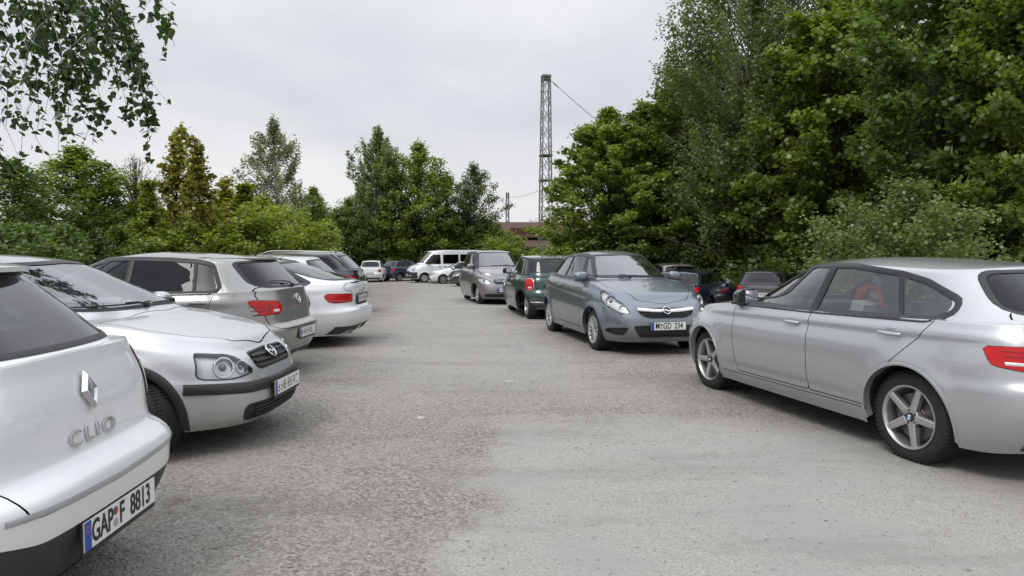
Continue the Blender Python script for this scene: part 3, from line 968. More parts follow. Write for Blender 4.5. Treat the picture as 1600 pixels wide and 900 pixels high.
m, N, L, b = nmat('roundel')
b.inputs['Roughness'].default_value = .25
tc = N.new('ShaderNodeTexCoord'); sx = N.new('ShaderNodeSeparateXYZ'); L.new(tc.outputs['Object'], sx.inputs[0])
mu = N.new('ShaderNodeMath'); mu.operation = 'MULTIPLY'; L.new(sx.outputs['X'], mu.inputs[0]); L.new(sx.outputs['Y'], mu.inputs[1])
gt = N.new('ShaderNodeMath'); gt.operation = 'GREATER_THAN'; gt.inputs[1].default_value = 0; L.new(mu.outputs[0], gt.inputs[0])
ln = N.new('ShaderNodeVectorMath'); ln.operation = 'LENGTH'; L.new(tc.outputs['Object'], ln.inputs[0])
g2 = N.new('ShaderNodeMath'); g2.operation = 'GREATER_THAN'; g2.inputs[1].default_value = .019; L.new(ln.outputs['Value'], g2.inputs[0])
m1 = N.new('ShaderNodeMix'); m1.data_type = 'RGBA'; m1.inputs['A'].default_value = (.7, .7, .7, 1); m1.inputs['B'].default_value = (.03, .2, .5, 1); L.new(gt.outputs[0], m1.inputs['Factor'])
m2 = N.new('ShaderNodeMix'); m2.data_type = 'RGBA'; m2.inputs['B'].default_value = (.02, .02, .025, 1); L.new(g2.outputs[0], m2.inputs['Factor']); L.new(m1.outputs['Result'], m2.inputs['A']); L.new(m2.outputs['Result'], b.inputs['Base Color'])

BMW = dict(wb=2.66, fo=.76, ro=.84, W=.882, H=1.425, r=.316, rim=.218, wheel='five', paint='silver_paint', wrot=.0, inset=.03,
    belt=[(2.09, .70), (1.85, .80), (1.33, .885), (.80, .935), (0, .955), (-1.0, .985), (-1.6, 1.0), (-2.17, 1.0)],
    crown=[(2.09, .015), (1.7, .06), (1.0, .085), (.80, .08), (0, .05), (-2.17, .03)],
    cowl=.98, back=-2.04, roof_f=.20, roof_r=-1.62, roof=[(.20, 1.375), (-.45, 1.425), (-1.62, 1.375)], gw1=.60, gnf=3.0, gnr=4.0, drop=.062,
    crease=[([(2, .80), (1, .835), (-1.9, .885)], .018, .075, -2.0, 1.6), ([(2, .36), (-2, .40)], .010, .05, -1.05, 1.0)],
    windows=[[(.76, .975), (.64, 1.06), (.25, 1.265), (-.06, 1.335), (-.30, 1.335), (-.27, .985)],
             [(-.33, .988), (-.36, 1.336), (-.75, 1.325), (-1.02, 1.285), (-1.16, 1.005)],
             [(-1.20, 1.01), (-1.07, 1.275), (-1.24, 1.24), (-1.50, 1.13), (-1.50, 1.07), (-1.40, 1.02)]],
    dlo=[(.80, .965), (.64, 1.075), (.25, 1.28), (-.06, 1.352), (-.55, 1.352), (-1.05, 1.305), (-1.27, 1.258), (-1.55, 1.14), (-1.55, 1.06), (-1.43, 1.005), (-.3, .975)],
    framew=.042, win_r=.035, sideglass='glass_clear',
    side_trims=[([(-.285, .98), (-.33, 1.345)], .085, 'black_plastic', 'pillar_cover'), ([(-1.185, 1.0), (-1.045, 1.29)], .032, 'black_plastic', 'pillar_cover'),
                ([(.70, .975), (.70, 1.03), (.62, 1.05)], .05, 'black_plastic', 'mirror_triangle'),
                ([(.92, .285), (-.98, .305)], .006, 'rubber', 'sill_seam')],
    doors=[[(.78, .955), (.70, .50), (.66, .315), (-.355, .325), (-.345, .60), (-.31, .975), (.3, .965)],
           [(-.31, .975), (-.345, .60), (-.355, .325), (-.98, .33), (-1.06, .45), (-1.13, .60), (-1.42, .90), (-1.50, 1.03), (-1.2, .995)]],
    handles=[(-.12, .865), (-1.18, .89)],
    mirror=(.70, .985, 1.12), mirrormat='black_paint',
    windscreen=[(0, 1.02), (.60, 1.02), (.67, 1.05), (.51, 1.345), (0, 1.365)],
    rearglass=[(0, 1.07), (.52, 1.07), (.58, 1.11), (.49, 1.33), (0, 1.345)],
    bonnet=[(1.0, 0), (.93, .5), (.86, .67), (1.3, .70), (1.72, .62), (1.93, .40), (1.98, 0)],
    tailgate=[(0, .50), (.48, .50), (.52, .75), (.60, 1.02), (.55, 1.10), (0, 1.12)],
    headlight=dict(dir=30, poly=[('F', .36, .70), ('F', .40, .60), ('F', .70, .60), ('L', 1.62, .70), ('L', 1.58, .775), ('F', .62, .755)], bowls=[(('F', .62, .67), .055), (('F', .46, .665), .045)]),
    taillight=dict(dir=35, poly=[('B', .45, .86), ('B', .47, .76), ('B', .68, .745), ('B', .775, .77), ('B', .77, .88), ('B', .62, .89)], bars=[([('B', .50, .785), ('B', .74, .785)], .022, 'lamp_white'), ([('B', .50, .825), ('B', .74, .83)], .008, 'lamp_dark_red'), ([('B', .50, .855), ('B', .74, .86)], .008, 'lamp_dark_red')]),
    openings=[('F', [(.06, .70), (.06, .52), (.24, .50), (.33, .60), (.30, .70)], 'black_plastic', -.02, .04, 'grille'),
              ('F', [(-.30, .70), (-.33, .60), (-.24, .50), (-.06, .52), (-.06, .70)], 'black_plastic', -.02, .04, 'grille'),
              ('F', [(-.5, .24), (.5, .24), (.42, .38), (-.42, .38)], 'black_plastic', -.02, .04, 'lower_intake')],
    trims=[(0 if False else 'B', [(-.64, .30), (.64, .30)], .10, 'dark_plastic', 'rear_skirt', .008)],
    plates=[dict(D='B', uv=(0, .60))], extra=bmw_extra, seat_x=-.22, seatmat='seat_light', cowl_=0)

# ------------------------------------------------------------ slate three-door
def opel_bar(S, root, sp):
    ribbon(S, 'grille_bar', 'F', [(-.42, .655), (-.2, .635), (0, .628), (.2, .635), (.42, .655)], .045, 'chrome', root, h=.020)
    emblem_ring(S, root, 'F', (0, .628), .055, 'emblem', 'bolt', .032)
    for z in (.575, .60): ribbon(S, 'grille_slat', 'F', [(-.33, z + .01), (0, z - .01), (.33, z + .01)], .01, 'dark_plastic', root, h=.004)

CORSAD = dict(wb=2.511, fo=.83, ro=.66, W=.868, H=1.488, r=.305, rim=.20, wheel='multi', rimmat='hubcap', paint='slate_paint', wrot=.1,
    belt=[(2.09, .70), (1.86, .79), (1.45, .875), (.98, .965), (0, .995), (-.8, 1.03), (-1.5, 1.06), (-1.92, 1.06)],
    crown=[(2.09, .02), (1.75, .07), (1.2, .10), (.98, .10), (0, .05), (-1.92, .03)],
    xf=[(0, .08), (.15, .025), (.35, 0), (.55, .01), (.75, .05), (.9, .12), (1, .24)], nf=4.4, 
    cowl=1.13, back=-1.80, roof_f=.22, roof_r=-1.30, roof=[(.22, 1.435), (-.35, 1.488), (-1.30, 1.44)], gw1=.575, drop=.075, gnf=2.8, gnr=3.6, flare=.022,
    crease=[([(2, .70), (1, .74), (-1.8, .86)], .010, .10, -1.8, 1.7)],
    windows=[[(.72, 1.03), (.58, 1.12), (.15, 1.36), (-.10, 1.405), (-.38, 1.40), (-.42, 1.04)],
             [(-.47, 1.045), (-.45, 1.398), (-.75, 1.375), (-1.00, 1.30), (-1.28, 1.10), (-1.18, 1.075)]],
    dlo=[(.76, 1.02), (.58, 1.13), (.15, 1.372), (-.10, 1.418), (-.45, 1.412), (-.78, 1.388), (-1.03, 1.31), (-1.33, 1.095), (-1.2, 1.062), (-.45, 1.032)],
    win_r=.04, sideglass='glass_clear', framew=.046,
    side_trims=[([(-.445, 1.04), (-.415, 1.40)], .07, 'black_plastic', 'pillar_cover'), ([(.88, .29), (-.88, .29)], .006, 'rubber', 'sill_seam')],
    doors=[[(.80, 1.01), (.72, .60), (.66, .30), (-.40, .30), (-.52, .45), (-.54, .8), (-.50, 1.04), (.1, 1.02)]],
    handles=[(-.36, .90)], mirror=(.62, 1.03, 1.02), mirrormat='slate_paint',
    windscreen=[(0, 1.09), (.56, 1.07), (.66, 1.10), (.49, 1.405), (0, 1.425)],
    rearglass=[(0, 1.12), (.5, 1.12), (.56, 1.16), (.47, 1.37), (0, 1.39)],
    bonnet=[(1.10, 0), (1.04, .5), (.95, .65), (1.3, .66), (1.6, .56), (1.86, .40), (1.94, 0)],
    tailgate=[(0, .55), (.46, .55), (.52, .8), (.58, 1.08), (.52, 1.15), (0, 1.16)],
    headlight=dict(dir=35, r=.05, poly=[('F', .50, .60), ('F', .62, .595), ('F', .72, .66), ('L', 1.52, .74), ('L', 1.36, .885), ('L', 1.44, .90), ('F', .68, .835), ('F', .57, .72)],
                   bowls=[(('F', .71, .765), .075), (('F', .61, .665), .052)]),
    taillight=dict(dir=40, poly=[('B', .55, .78), ('B', .70, .72), ('L', -1.74, .74), ('L', -1.62, 1.02), ('B', .62, 1.03)]),
    openings=[('F', [(-.43, .665), (-.38, .575), (-.26, .535), (.26, .535), (.38, .575), (.43, .665), (0, .672)], 'black_plastic', -.018, .03, 'grille'),
              ('F', [(-.50, .43), (-.40, .27), (.40, .27), (.50, .43), (0, .44)], 'black_plastic', -.02, .04, 'lower_intake'),
              (30, [('F', .55, .41), ('F', .60, .30), ('F', .70, .30), ('F', .79, .345), ('F', .75, .38)], 'black_plastic', -.02, .03, 'side_intake'),
              (-30, [('F', -.75, .38), ('F', -.79, .345), ('F', -.70, .30), ('F', -.60, .30), ('F', -.55, .41)], 'black_plastic', -.02, .03, 'side_intake')],
    plates=[dict(D='F', uv=(0, .425), off=.014, seals=[(-.108, .022, 'seal_red'), (-.108, -.018, 'seal_grey')], text=[('M', -.165, .72), ('GD', -.020, .72), ('234', .150, .72)]), dict(D='B', uv=(0, .62))],
    wipers=[('F', [(.50, 1.085), (-.06, 1.085), (.42, 1.07)]), ('F', [(-.05, 1.09), (-.58, 1.085), (-.16, 1.072)])],
    extra=opel_bar, seat_x=-.08, seatmat='seat_fabric')
def emblem_extra(D, uv, r, kind, more=None):
    def f(S, root, sp):
        emblem_ring(S, root, D, uv, r, 'emblem', kind)
        if more: more(S, root, sp)
    return f

# ------------------------------------------------------------ white small hatchback, tail to the aisle, nearest on the left
def clio_extra(S, root, sp):
    # diamond
    M = frame_at(S, 'B', (0, .90)) @ Matrix.Translation((0, 0, .012)); m = MB()
    P2 = [(0, .082), (.048, 0), (0, -.082), (-.048, 0)]; P3 = [(0, .040), (.020, 0), (0, -.040), (-.020, 0)]
    V = [(x, y, 0) for x, y in P2] + [(x * .72, y * .72, .016) for x, y in P2] + [(x, y, .010) for x, y in P3] + [(x, y, -.002) for x, y in P3]
    F = []
    for a, b_ in ((0, 4), (4, 8), (8, 12)):
        for i in range(4):
            j = (i + 1) % 4; F.append((a + i, a + j, b_ + j, b_ + i))
    m.add(V, F, M); m.build('emblem', 'chrome', root)
    me = text_mesh('CLIO', .080, .003, 1.5, 1.25); me.materials.append(MATS['chrome'])
    o = bpy.data.objects.new('badge_letters', me); col.objects.link(o); o.parent = root
    o.matrix_basis = frame_at(S, 'B', (0, .735)) @ Matrix.Translation((0, 0, .008))
    # reflectors and slotted corners of the bumper
    for sd in (1, -1):
        for k in range(4):
            z = .34 + .042 * k
            ribbon(S, 'bumper_slat', 'B', [(sd * .58, z - .020), (sd * .68, z + .004)], .009, 'alloy', root, h=.006)
    ribbon(S, 'tailgate_strip', 'B', [(-.56, .580), (0, .562), (.56, .580)], .022, 'hubcap', root, h=.005)
    spoiler(S, root, 1.385, .50, .10, 'white_paint')

CLIO = dict(wb=2.589, fo=.84, ro=.63, W=.866, H=1.448, r=.31, wheel='y', paint='white_paint',
    belt=[(2.13, .70), (1.9, .80), (1.45, .89), (.98, .95), (0, .97), (-.9, 1.0), (-1.6, 1.03), (-1.92, 1.01)],
    xr=[(0, .12), (.12, .05), (.28, .005), (.45, .0), (.50, .03), (.56, .10), (.8, .12), (1, .17)], nf=4.5, nr=4.6,
    cowl=1.12, back=-1.72, roof_f=.25, roof_r=-1.32, roof=[(.25, 1.40), (-.35, 1.448), (-1.32, 1.40)], gw1=.57, gnr=3.6,
    windows=[[(.74, 1.02), (.60, 1.10), (.15, 1.33), (-.10, 1.365), (-.36, 1.36), (-.38, 1.03)], [(-.43, 1.035), (-.41, 1.36), (-.75, 1.33), (-1.0, 1.26), (-1.22, 1.12), (-1.1, 1.06)]],
    dlo=[(.78, 1.01), (.60, 1.12), (.15, 1.35), (-.10, 1.385), (-.45, 1.378), (-.78, 1.345), (-1.03, 1.27), (-1.27, 1.115), (-1.12, 1.05), (-.4, 1.02)], win_r=.04,
    side_trims=[([(-.405, 1.03), (-.385, 1.36)], .07, 'black_plastic', 'pillar_cover')],
    doors=[[(.80, 1.0), (.70, .60), (.66, .32), (-.38, .32), (-.40, 1.03), (.1, 1.01)], [(-.40, 1.03), (-.38, .32), (-.92, .33), (-1.02, .5), (-1.20, .85), (-1.18, 1.08)]],
    handles=[(-.20, .90)], mirror=(.64, 1.02), mirrormat='white_paint',
    windscreen=[(0, 1.09), (.56, 1.07), (.66, 1.10), (.49, 1.37), (0, 1.39)],
    rearglass=[(0, 1.075), (.50, 1.08), (.60, 1.14), (.50, 1.36), (0, 1.375)], rg_r=.06,
    bonnet=[(1.10, 0), (1.04, .5), (.95, .65), (1.3, .66), (1.6, .56), (1.86, .40), (1.94, 0)],
    tailgate=[(0, .565), (.50, .565), (.52, .76), (.50, 1.0), (.50, 1.06), (.5, 1.10), (0, 1.10)],
    headlight=dict(dir=35, r=.05, poly=[('F', .42, .66), ('F', .62, .64), ('L', 1.52, .74), ('L', 1.38, .87), ('F', .62, .80)], bowls=[(('F', .60, .72), .06)]),
    taillight=dict(dir=40, r=.04, poly=[('B', .53, .76), ('B', .72, .71), ('L', -1.66, .76), ('L', -1.52, 1.0), ('B', .60, 1.03), ('B', .50, .98)], bars=[([('B', .60, .78), ('B', .58, .93)], .05, 'lamp_white')]),
    openings=[('F', [(-.42, .42), (-.36, .27), (.36, .27), (.42, .42)], 'black_plastic', -.02, .04, 'lower_intake'), ('B', [(-.75, .54), (-.70, .235), (.70, .235), (.75, .54), (.45, .47), (-.45, .47)], 'dark_plastic', -.006, .03, 'bumper_insert')],
    plates=[dict(D='B', uv=(0, .405), off=.022, seals=[(-.052, .028, 'seal_red'), (-.052, -.018, 'seal_grey')], bold=.0022, text=[('GAP', -.142, .64), ('F', -.006, .72), ('8813', .138, .70)])],
    extra=clio_extra)

# ------------------------------------------------------------ silver hatchback, nose to the aisle
def corsac_extra(S, root, sp):
    emblem_ring(S, root, 'F', (0, .665), .055, 'emblem', 'bolt', .02)
    for z in (.600, .635, .675): ribbon(S, 'grille_slat', 'F', [(-.30, z), (0, z - .008), (.30, z)], .014, 'dark_plastic', root, h=.006)
    for z in (.255, .285, .315): ribbon(S, 'grille_slat', 'F', [(-.42, z), (.42, z)], .010, 'dark_plastic', root, h=-.002)
    ribbon(S, 'chin_spoiler', 'F', [(-.70, .175), (0, .165), (.70, .175)], .05, 'black_plastic', root, h=.02)

CORSAC = dict(wb=2.491, fo=.80, ro=.53, W=.823, H=1.44, r=.292, rim=.185, wheel='steel', rimmat='steel_dark', paint='silver_light_paint', steer=-24,
    belt=[(2.045, .665), (1.85, .745), (1.45, .84), (1.0, .915), (0, .94), (-1.2, .97), (-1.77, .97)],
    crown=[(2.045, .02), (1.7, .06), (1.2, .085), (1.0, .085), (0, .05), (-1.77, .03)],
    xf=[(0, .08), (.12, .02), (.35, 0), (.55, .006), (.60, .035), (.75, .055), (.9, .11), (1, .21)], nf=4.0,
    cowl=1.14, back=-1.66, roof_f=.20, roof_r=-1.25, roof=[(.20, 1.39), (-.35, 1.44), (-1.25, 1.39)], gw1=.55, flare=.020,
    windows=[[(.72, .985), (.58, 1.07), (.15, 1.32), (-.10, 1.36), (-.36, 1.355), (-.38, .995)], [(-.43, 1.0), (-.41, 1.355), (-.75, 1.34), (-1.10, 1.28), (-1.28, 1.03)]],
    dlo=[(.76, .975), (.58, 1.085), (.15, 1.335), (-.10, 1.378), (-.45, 1.372), (-.78, 1.355), (-1.13, 1.293), (-1.33, 1.015), (-.4, .985)], win_r=.03,
    side_trims=[([(-.405, .99), (-.385, 1.36)], .07, 'black_plastic', 'pillar_cover'), ([(.72, .56), (-.78, .56)], .045, 'black_plastic', 'side_moulding')],
    doors=[[(.80, .96), (.74, .60), (.70, .30), (-.60, .30), (-.66, .7), (-.60, .985), (.1, .97)]],
    handles=[(-.45, .86)], handlemat='black_plastic', mirror=(.64, .98), mirrormat='silver_light_paint',
    windscreen=[(0, 1.045), (.56, 1.03), (.65, 1.06), (.47, 1.36), (0, 1.38)],
    rearglass=[(0, 1.04), (.50, 1.04), (.56, 1.10), (.46, 1.33), (0, 1.35)],
    bonnet=[(1.12, 0), (1.05, .5), (.95, .65), (1.3, .65), (1.6, .56), (1.80, .36), (1.86, 0)],
    tailgate=[(0, .50), (.50, .50), (.54, .8), (.56, 1.02), (.5, 1.08), (0, 1.08)],
    headlight=dict(dir=32, r=.06, poly=[('F', .36, .575), ('F', .56, .545), ('F', .70, .565), ('L', 1.69, .635), ('L', 1.66, .73), ('F', .66, .745), ('F', .48, .71)],
                   bowls=[(('F', .58, .635), .068), (('F', .46, .62), .045, 'lamp_eye')]),
    taillight=dict(dir=40, poly=[('B', .56, .78), ('B', .68, .74), ('L', -1.56, .76), ('L', -1.46, 1.02), ('B', .58, 1.0)]),
    openings=[('F', [(-.33, .70), (-.33, .60), (-.28, .58), (.28, .58), (.33, .60), (.33, .70), (0, .71)], 'black_plastic', -.012, .03, 'grille'),
              ('F', [(-.52, .35), (-.50, .23), (.50, .23), (.52, .35)], 'black_plastic', -.015, .05, 'lower_intake')],
    trims=[('F', [(-.74, .50), (-.5, .475), (0, .46), (.5, .475), (.74, .50)], .075, 'black_plastic', 'bumper_strip', .016)],
    lipmat='black_plastic', lipw=.055, liph=.010, archgap=.055,
    plates=[dict(D='F', uv=(0, .415), off=.03)],
    wipers=[('F', [(.52, 1.045), (-.04, 1.045), (.44, 1.03)]), ('F', [(-.04, 1.055), (-.58, 1.045), (-.14, 1.035)])],
    extra=corsac_extra)

# ------------------------------------------------------------ grey five-door, tail to the aisle
def golf_extra(S, root, sp):
    emblem_ring(S, root, 'B', (0, .90), .056, 'emblem', 'vw')
    spoiler(S, root, 1.385, .52, .06, 'grey_beige_paint')

GOLF = dict(wb=2.637, fo=.86, ro=.76, W=.895, H=1.462, r=.316, wheel='twin', paint='grey_beige_paint',
    belt=[(2.17, .70), (1.95, .80), (1.45, .88), (.95, .945), (0, .965), (-1.2, .99), (-2.08, 1.0)],
    xr=[(0, .14), (.12, .06), (.28, .01), (.42, .0), (.47, .02), (.53, .085), (.75, .095), (1, .14)], nr=4.2, nf=4.8,
    cowl=1.10, back=-1.93, roof_f=.20, roof_r=-1.56, drop=.07, roof=[(.20, 1.41), (-.45, 1.462), (-1.56, 1.405)], gw1=.60, gnr=3.8, flare=.02,
    crease=[([(2, .76), (1, .80), (-1.9, .84)], .008, .10, -2.0, 1.6)],
    windows=[[(.76, .985), (.62, 1.07), (.22, 1.30), (-.02, 1.355), (-.26, 1.36), (-.27, .995)], [(-.32, .998), (-.31, 1.36), (-.70, 1.355), (-1.02, 1.335), (-1.06, 1.01)], [(-1.10, 1.01), (-1.06, 1.33), (-1.20, 1.30), (-1.31, 1.06), (-1.25, 1.02)]],
    dlo=[(.80, .975), (.62, 1.085), (.22, 1.318), (-.02, 1.375), (-.30, 1.38), (-.72, 1.373), (-1.05, 1.352), (-1.23, 1.315), (-1.36, 1.05), (-1.27, 1.005), (-.3, .985)], win_r=.03, framew=.046, sideglass=['glass_dark', 'glass_dark', 'privacy_glass'],
    side_trims=[([(-.295, .99), (-.285, 1.37)], .07, 'black_plastic', 'pillar_cover'), ([(-1.08, 1.01), (-1.04, 1.34)], .035, 'black_plastic', 'pillar_cover')],
    doors=[[(.80, .97), (.70, .60), (.66, .32), (-.30, .32), (-.29, .99), (.1, .98)], [(-.29, .99), (-.30, .32), (-.93, .33), (-1.06, .5), (-1.28, .85), (-1.33, 1.04), (-1.1, 1.0)]],
    handles=[(-.14, .865), (-1.16, .89)], mirror=(.66, .99), mirrormat='grey_beige_paint', handlemat='grey_beige_paint',
    windscreen=[(0, 1.05), (.58, 1.04), (.68, 1.07), (.52, 1.375), (0, 1.395)],
    rearglass=[(0, 1.055), (.54, 1.06), (.60, 1.09), (.53, 1.34), (0, 1.36)], rg_r=.05,
    bonnet=[(1.08, 0), (1.02, .5), (.92, .68), (1.3, .69), (1.72, .60), (1.93, .40), (2.0, 0)],
    tailgate=[(0, .585), (.60, .585), (.66, .75), (.67, .98), (.60, 1.06), (0, 1.06)],
    headlight=dict(dir=30, poly=[('F', .40, .70), ('F', .46, .60), ('F', .72, .62), ('L', 1.66, .72), ('L', 1.62, .78), ('F', .62, .76)], bowls=[(('F', .60, .68), .05)]),
    taillight=dict(dir=35, r=.035, poly=[('B', .44, .82), ('B', .48, .755), ('B', .74, .745), ('L', -1.80, .755), ('L', -1.66, .905), ('B', .70, .915), ('B', .48, .90)], bars=[([('B', .60, .775), ('B', .60, .88)], .02, 'lamp_dark_red'), ([('B', .50, .795), ('B', .57, .79)], .03, 'lamp_white'), ([('B', .63, .80), ('B', .73, .80)], .010, 'lamp_dark_red'), ([('B', .63, .84), ('B', .73, .845)], .010, 'lamp_dark_red')]),
    trims=[('B', [(-.68, .27), (0, .26), (.68, .27)], .07, 'dark_plastic', 'rear_skirt', .006)],
    plates=[dict(D='B', uv=(0, .50), off=.014)],
    wipers=[('B', [(.02, 1.09), (.40, 1.12), (0, 1.05)])], antenna=(-1.45, 0, .06), extra=golf_extra)

# ------------------------------------------------------------ white fastback
def a5_extra(S, root, sp):
    for k in range(4):
        M = frame_at(S, 'B', (.075 * (k - 1.5), .875)) @ Matrix.Translation((0, 0, .006)); m = MB(); r = .048
        m.tube([M @ Vector((r * math.cos(2 * PI * i / 24), r * math.sin(2 * PI * i / 24), 0)) for i in range(25)], .006, 6); m.build('emblem', 'chrome', root, smooth=True)
    for s in (.42, .50):
        m = MB(); m.lathe([(.036, .0), (.040, .0), (.040, .12), (.036, .12), (.030, .02), (.0001, .02)], 20, Matrix.Translation((sp_x(S, 'B', (s, .27)) - .02, s, .25)) @ Matrix.Rotation(PI / 2, 4, 'Y'))
        m.build('exhaust_pipe', 'chrome', root, smooth=True, angle=50)
def sp_x(S, D, uv): return float(S.at(D, uv)[0][0])

A5 = dict(wb=2.81, fo=.89, ro=1.0, W=.927, H=1.391, r=.328, wheel='twin', paint='white_paint',
    belt=[(2.29, .68), (2.05, .78), (1.5, .86), (1.0, .905), (0, .935), (-1.2, .96), (-1.9, .965), (-2.40, .965)],
    crown=[(2.29, .02), (1.9, .06), (1.1, .085), (0, .05), (-1.9, .045), (-2.40, .03)],
    xr=[(0, .16), (.15, .06), (.33, .005), (.45, .0), (.52, .06), (.62, .09), (.85, .07), (.97, .055), (1, .07)], nf=4.8, nr=4.6,
    cowl=1.02, back=-2.25, roof_f=.12, roof_r=-1.10, roof=[(.12, 1.34), (-.40, 1.391), (-1.10, 1.335)], gw1=.60, gnr=3.3, flare=.02,
    eh=[(0, 0), (.5, .545), (.85, .885), (.95, .965), (1.03, .993), (1.15, 1.0)],
    crease=[([(2, .76), (1, .79), (-2.2, .84)], .009, .10, -2.2, 1.7)],
    windows=[[(.72, .95), (.56, 1.04), (.16, 1.24), (-.08, 1.295), (-.34, 1.30), (-.34, .96)], [(-.39, .965), (-.39, 1.30), (-.75, 1.28), (-1.1, 1.22), (-1.20, .975)], [(-1.24, .98), (-1.15, 1.20), (-1.40, 1.12), (-1.68, 1.0)]],
    dlo=[(.76, .94), (.56, 1.055), (.16, 1.255), (-.08, 1.312), (-.40, 1.318), (-.78, 1.295), (-1.13, 1.235), (-1.42, 1.135), (-1.74, .99), (-.3, .95)], win_r=.03, framew=.044, framemat='black_plastic', sideglass='glass_dark',
    side_trims=[([(-.365, .96), (-.365, 1.31)], .06, 'black_plastic', 'pillar_cover'), ([(-1.22, .98), (-1.13, 1.21)], .035, 'black_plastic', 'pillar_cover')],
    doors=[[(.76, .94), (.68, .60), (.64, .30), (-.36, .30), (-.365, .955), (.1, .945)], [(-.365, .955), (-.36, .30), (-.98, .31), (-1.12, .5), (-1.42, .80), (-1.5, .98), (-1.1, .965)]],
    handles=[(-.2, .84), (-1.25, .87)], mirror=(.62, .95), mirrormat='white_paint',
    windscreen=[(0, 1.01), (.60, 1.0), (.70, 1.03), (.53, 1.31), (0, 1.33)],
    rearglass=[(0, 1.04), (.54, 1.04), (.60, 1.07), (.52, 1.30), (0, 1.32)], rg_r=.05, backglass='glass_tint',
    bonnet=[(1.0, 0), (.94, .5), (.84, .70), (1.3, .72), (1.8, .64), (2.05, .40), (2.12, 0)],
    tailgate=[(0, .60), (.36, .60), (.43, .70), (.47, .86), (.66, .90), (.60, .99), (0, 1.0)],
    headlight=dict(dir=30, poly=[('F', .44, .66), ('F', .50, .58), ('F', .72, .60), ('L', 1.75, .70), ('F', .62, .74)], bowls=[(('F', .60, .66), .05)]),
    taillight=dict(dir=35, r=.03, poly=[('B', .48, .83), ('B', .44, .71), ('B', .74, .70), ('L', -2.02, .72), ('L', -1.96, .80), ('B', .78, .84)], bars=[([('B', .52, .725), ('B', .78, .73)], .02, 'lamp_dark_red')]),
    openings=[('B', [(-.36, .82), (-.32, .65), (.32, .65), (.36, .82)], 'white_paint', -.012, .03, 'plate_recess')],
    trims=[('B', [(-.74, .28), (0, .27), (.74, .28)], .12, 'dark_plastic', 'rear_skirt', .006)],
    plates=[dict(D='B', uv=(0, .735), off=.016)],
    antenna=(-1.0, 0, .06), extra=a5_extra)

# ------------------------------------------------------------ tall grey mini-van like compact, nose to the camera
ACLASS = dict(wb=2.423, fo=.66, ro=.52, W=.86, H=1.60, r=.298, rim=.19, wheel='multi', rimmat='hubcap', paint='mauve_grey_paint', lod=1, nf=3.8, nr=4.6,
    belt=[(1.87, .70), (1.68, .82), (1.4, .92), (1.0, 1.01), (0, 1.03), (-1.2, 1.05), (-1.73, 1.03)],
    crown=[(1.87, .02), (1.6, .06), (1.2, .09), (0, .05), (-1.73, .03)],
    cowl=1.26, back=-1.60, roof_f=.45, roof_r=-1.32, roof=[(.45, 1.55), (-.2, 1.60), (-1.32, 1.57)], gw1=.60,
    windows=[[(.86, 1.06), (.70, 1.18), (.36, 1.44), (.18, 1.50), (-.16, 1.51), (-.18, 1.07)], [(-.23, 1.07), (-.21, 1.51), (-.55, 1.51), (-.92, 1.49), (-.96, 1.08)]],
    dlo=[(.92, 1.05), (.70, 1.20), (.36, 1.46), (.18, 1.52), (-.2, 1.53), (-.6, 1.527), (-.95, 1.507), (-1.0, 1.065)], win_r=.03,
    side_trims=[([(-.205, 1.07), (-.185, 1.52)], .06, 'black_plastic', 'pillar_cover')],
    doors=[[(.88, 1.04), (.80, .60), (.74, .32), (-.21, .32), (-.205, 1.06)], [(-.205, 1.06), (-.21, .32), (-.80, .33), (-.92, .6), (-1.0, 1.07)]],
    handles=[(-.06, .94), (-.82, .95)], mirror=(.72, 1.07), mirrormat='mauve_grey_paint',
    windscreen=[(0, 1.13), (.58, 1.11), (.68, 1.15), (.53, 1.52), (0, 1.545)], frontglass='glass_wind',
    rearglass=[(0, 1.10), (.54, 1.10), (.60, 1.14), (.52, 1.48), (0, 1.50)],
    bonnet=[(1.24, 0), (1.18, .5), (1.06, .68), (1.3, .68), (1.5, .60), (1.66, .40), (1.72, 0)],
    headlight=dict(dir=35, r=.05, poly=[('F', .40, .68), ('F', .46, .60), ('F', .68, .62), ('L', 1.36, .72), ('L', 1.32, .80), ('F', .62, .80)], bowls=[(('F', .60, .70), .06)]),
    taillight=dict(dir=40, poly=[('B', .58, .78), ('B', .72, .74), ('L', -1.5, .76), ('L', -1.44, 1.0), ('B', .6, 1.0)]),
    openings=[('F', [(-.33, .74), (-.36, .68), (-.28, .61), (.28, .61), (.36, .68), (.33, .74)], 'black_plastic', -.012, .03, 'grille'), ('F', [(-.60, .33), (-.60, .25), (.60, .25), (.60, .33)], 'black_plastic', -.015, .04, 'lower_intake')],
    plates=[dict(D='F', uv=(0, .44), off=.02)], wipers=[('F', [(.50, 1.135), (-.3, 1.135), (.42, 1.12)])],
    trims=[('F', [(-.30, .70), (0, .695), (.30, .70)], .018, 'chrome', 'grille_bar', .012)],
    extra=emblem_extra('F', (0, .69), .05, 'star'))

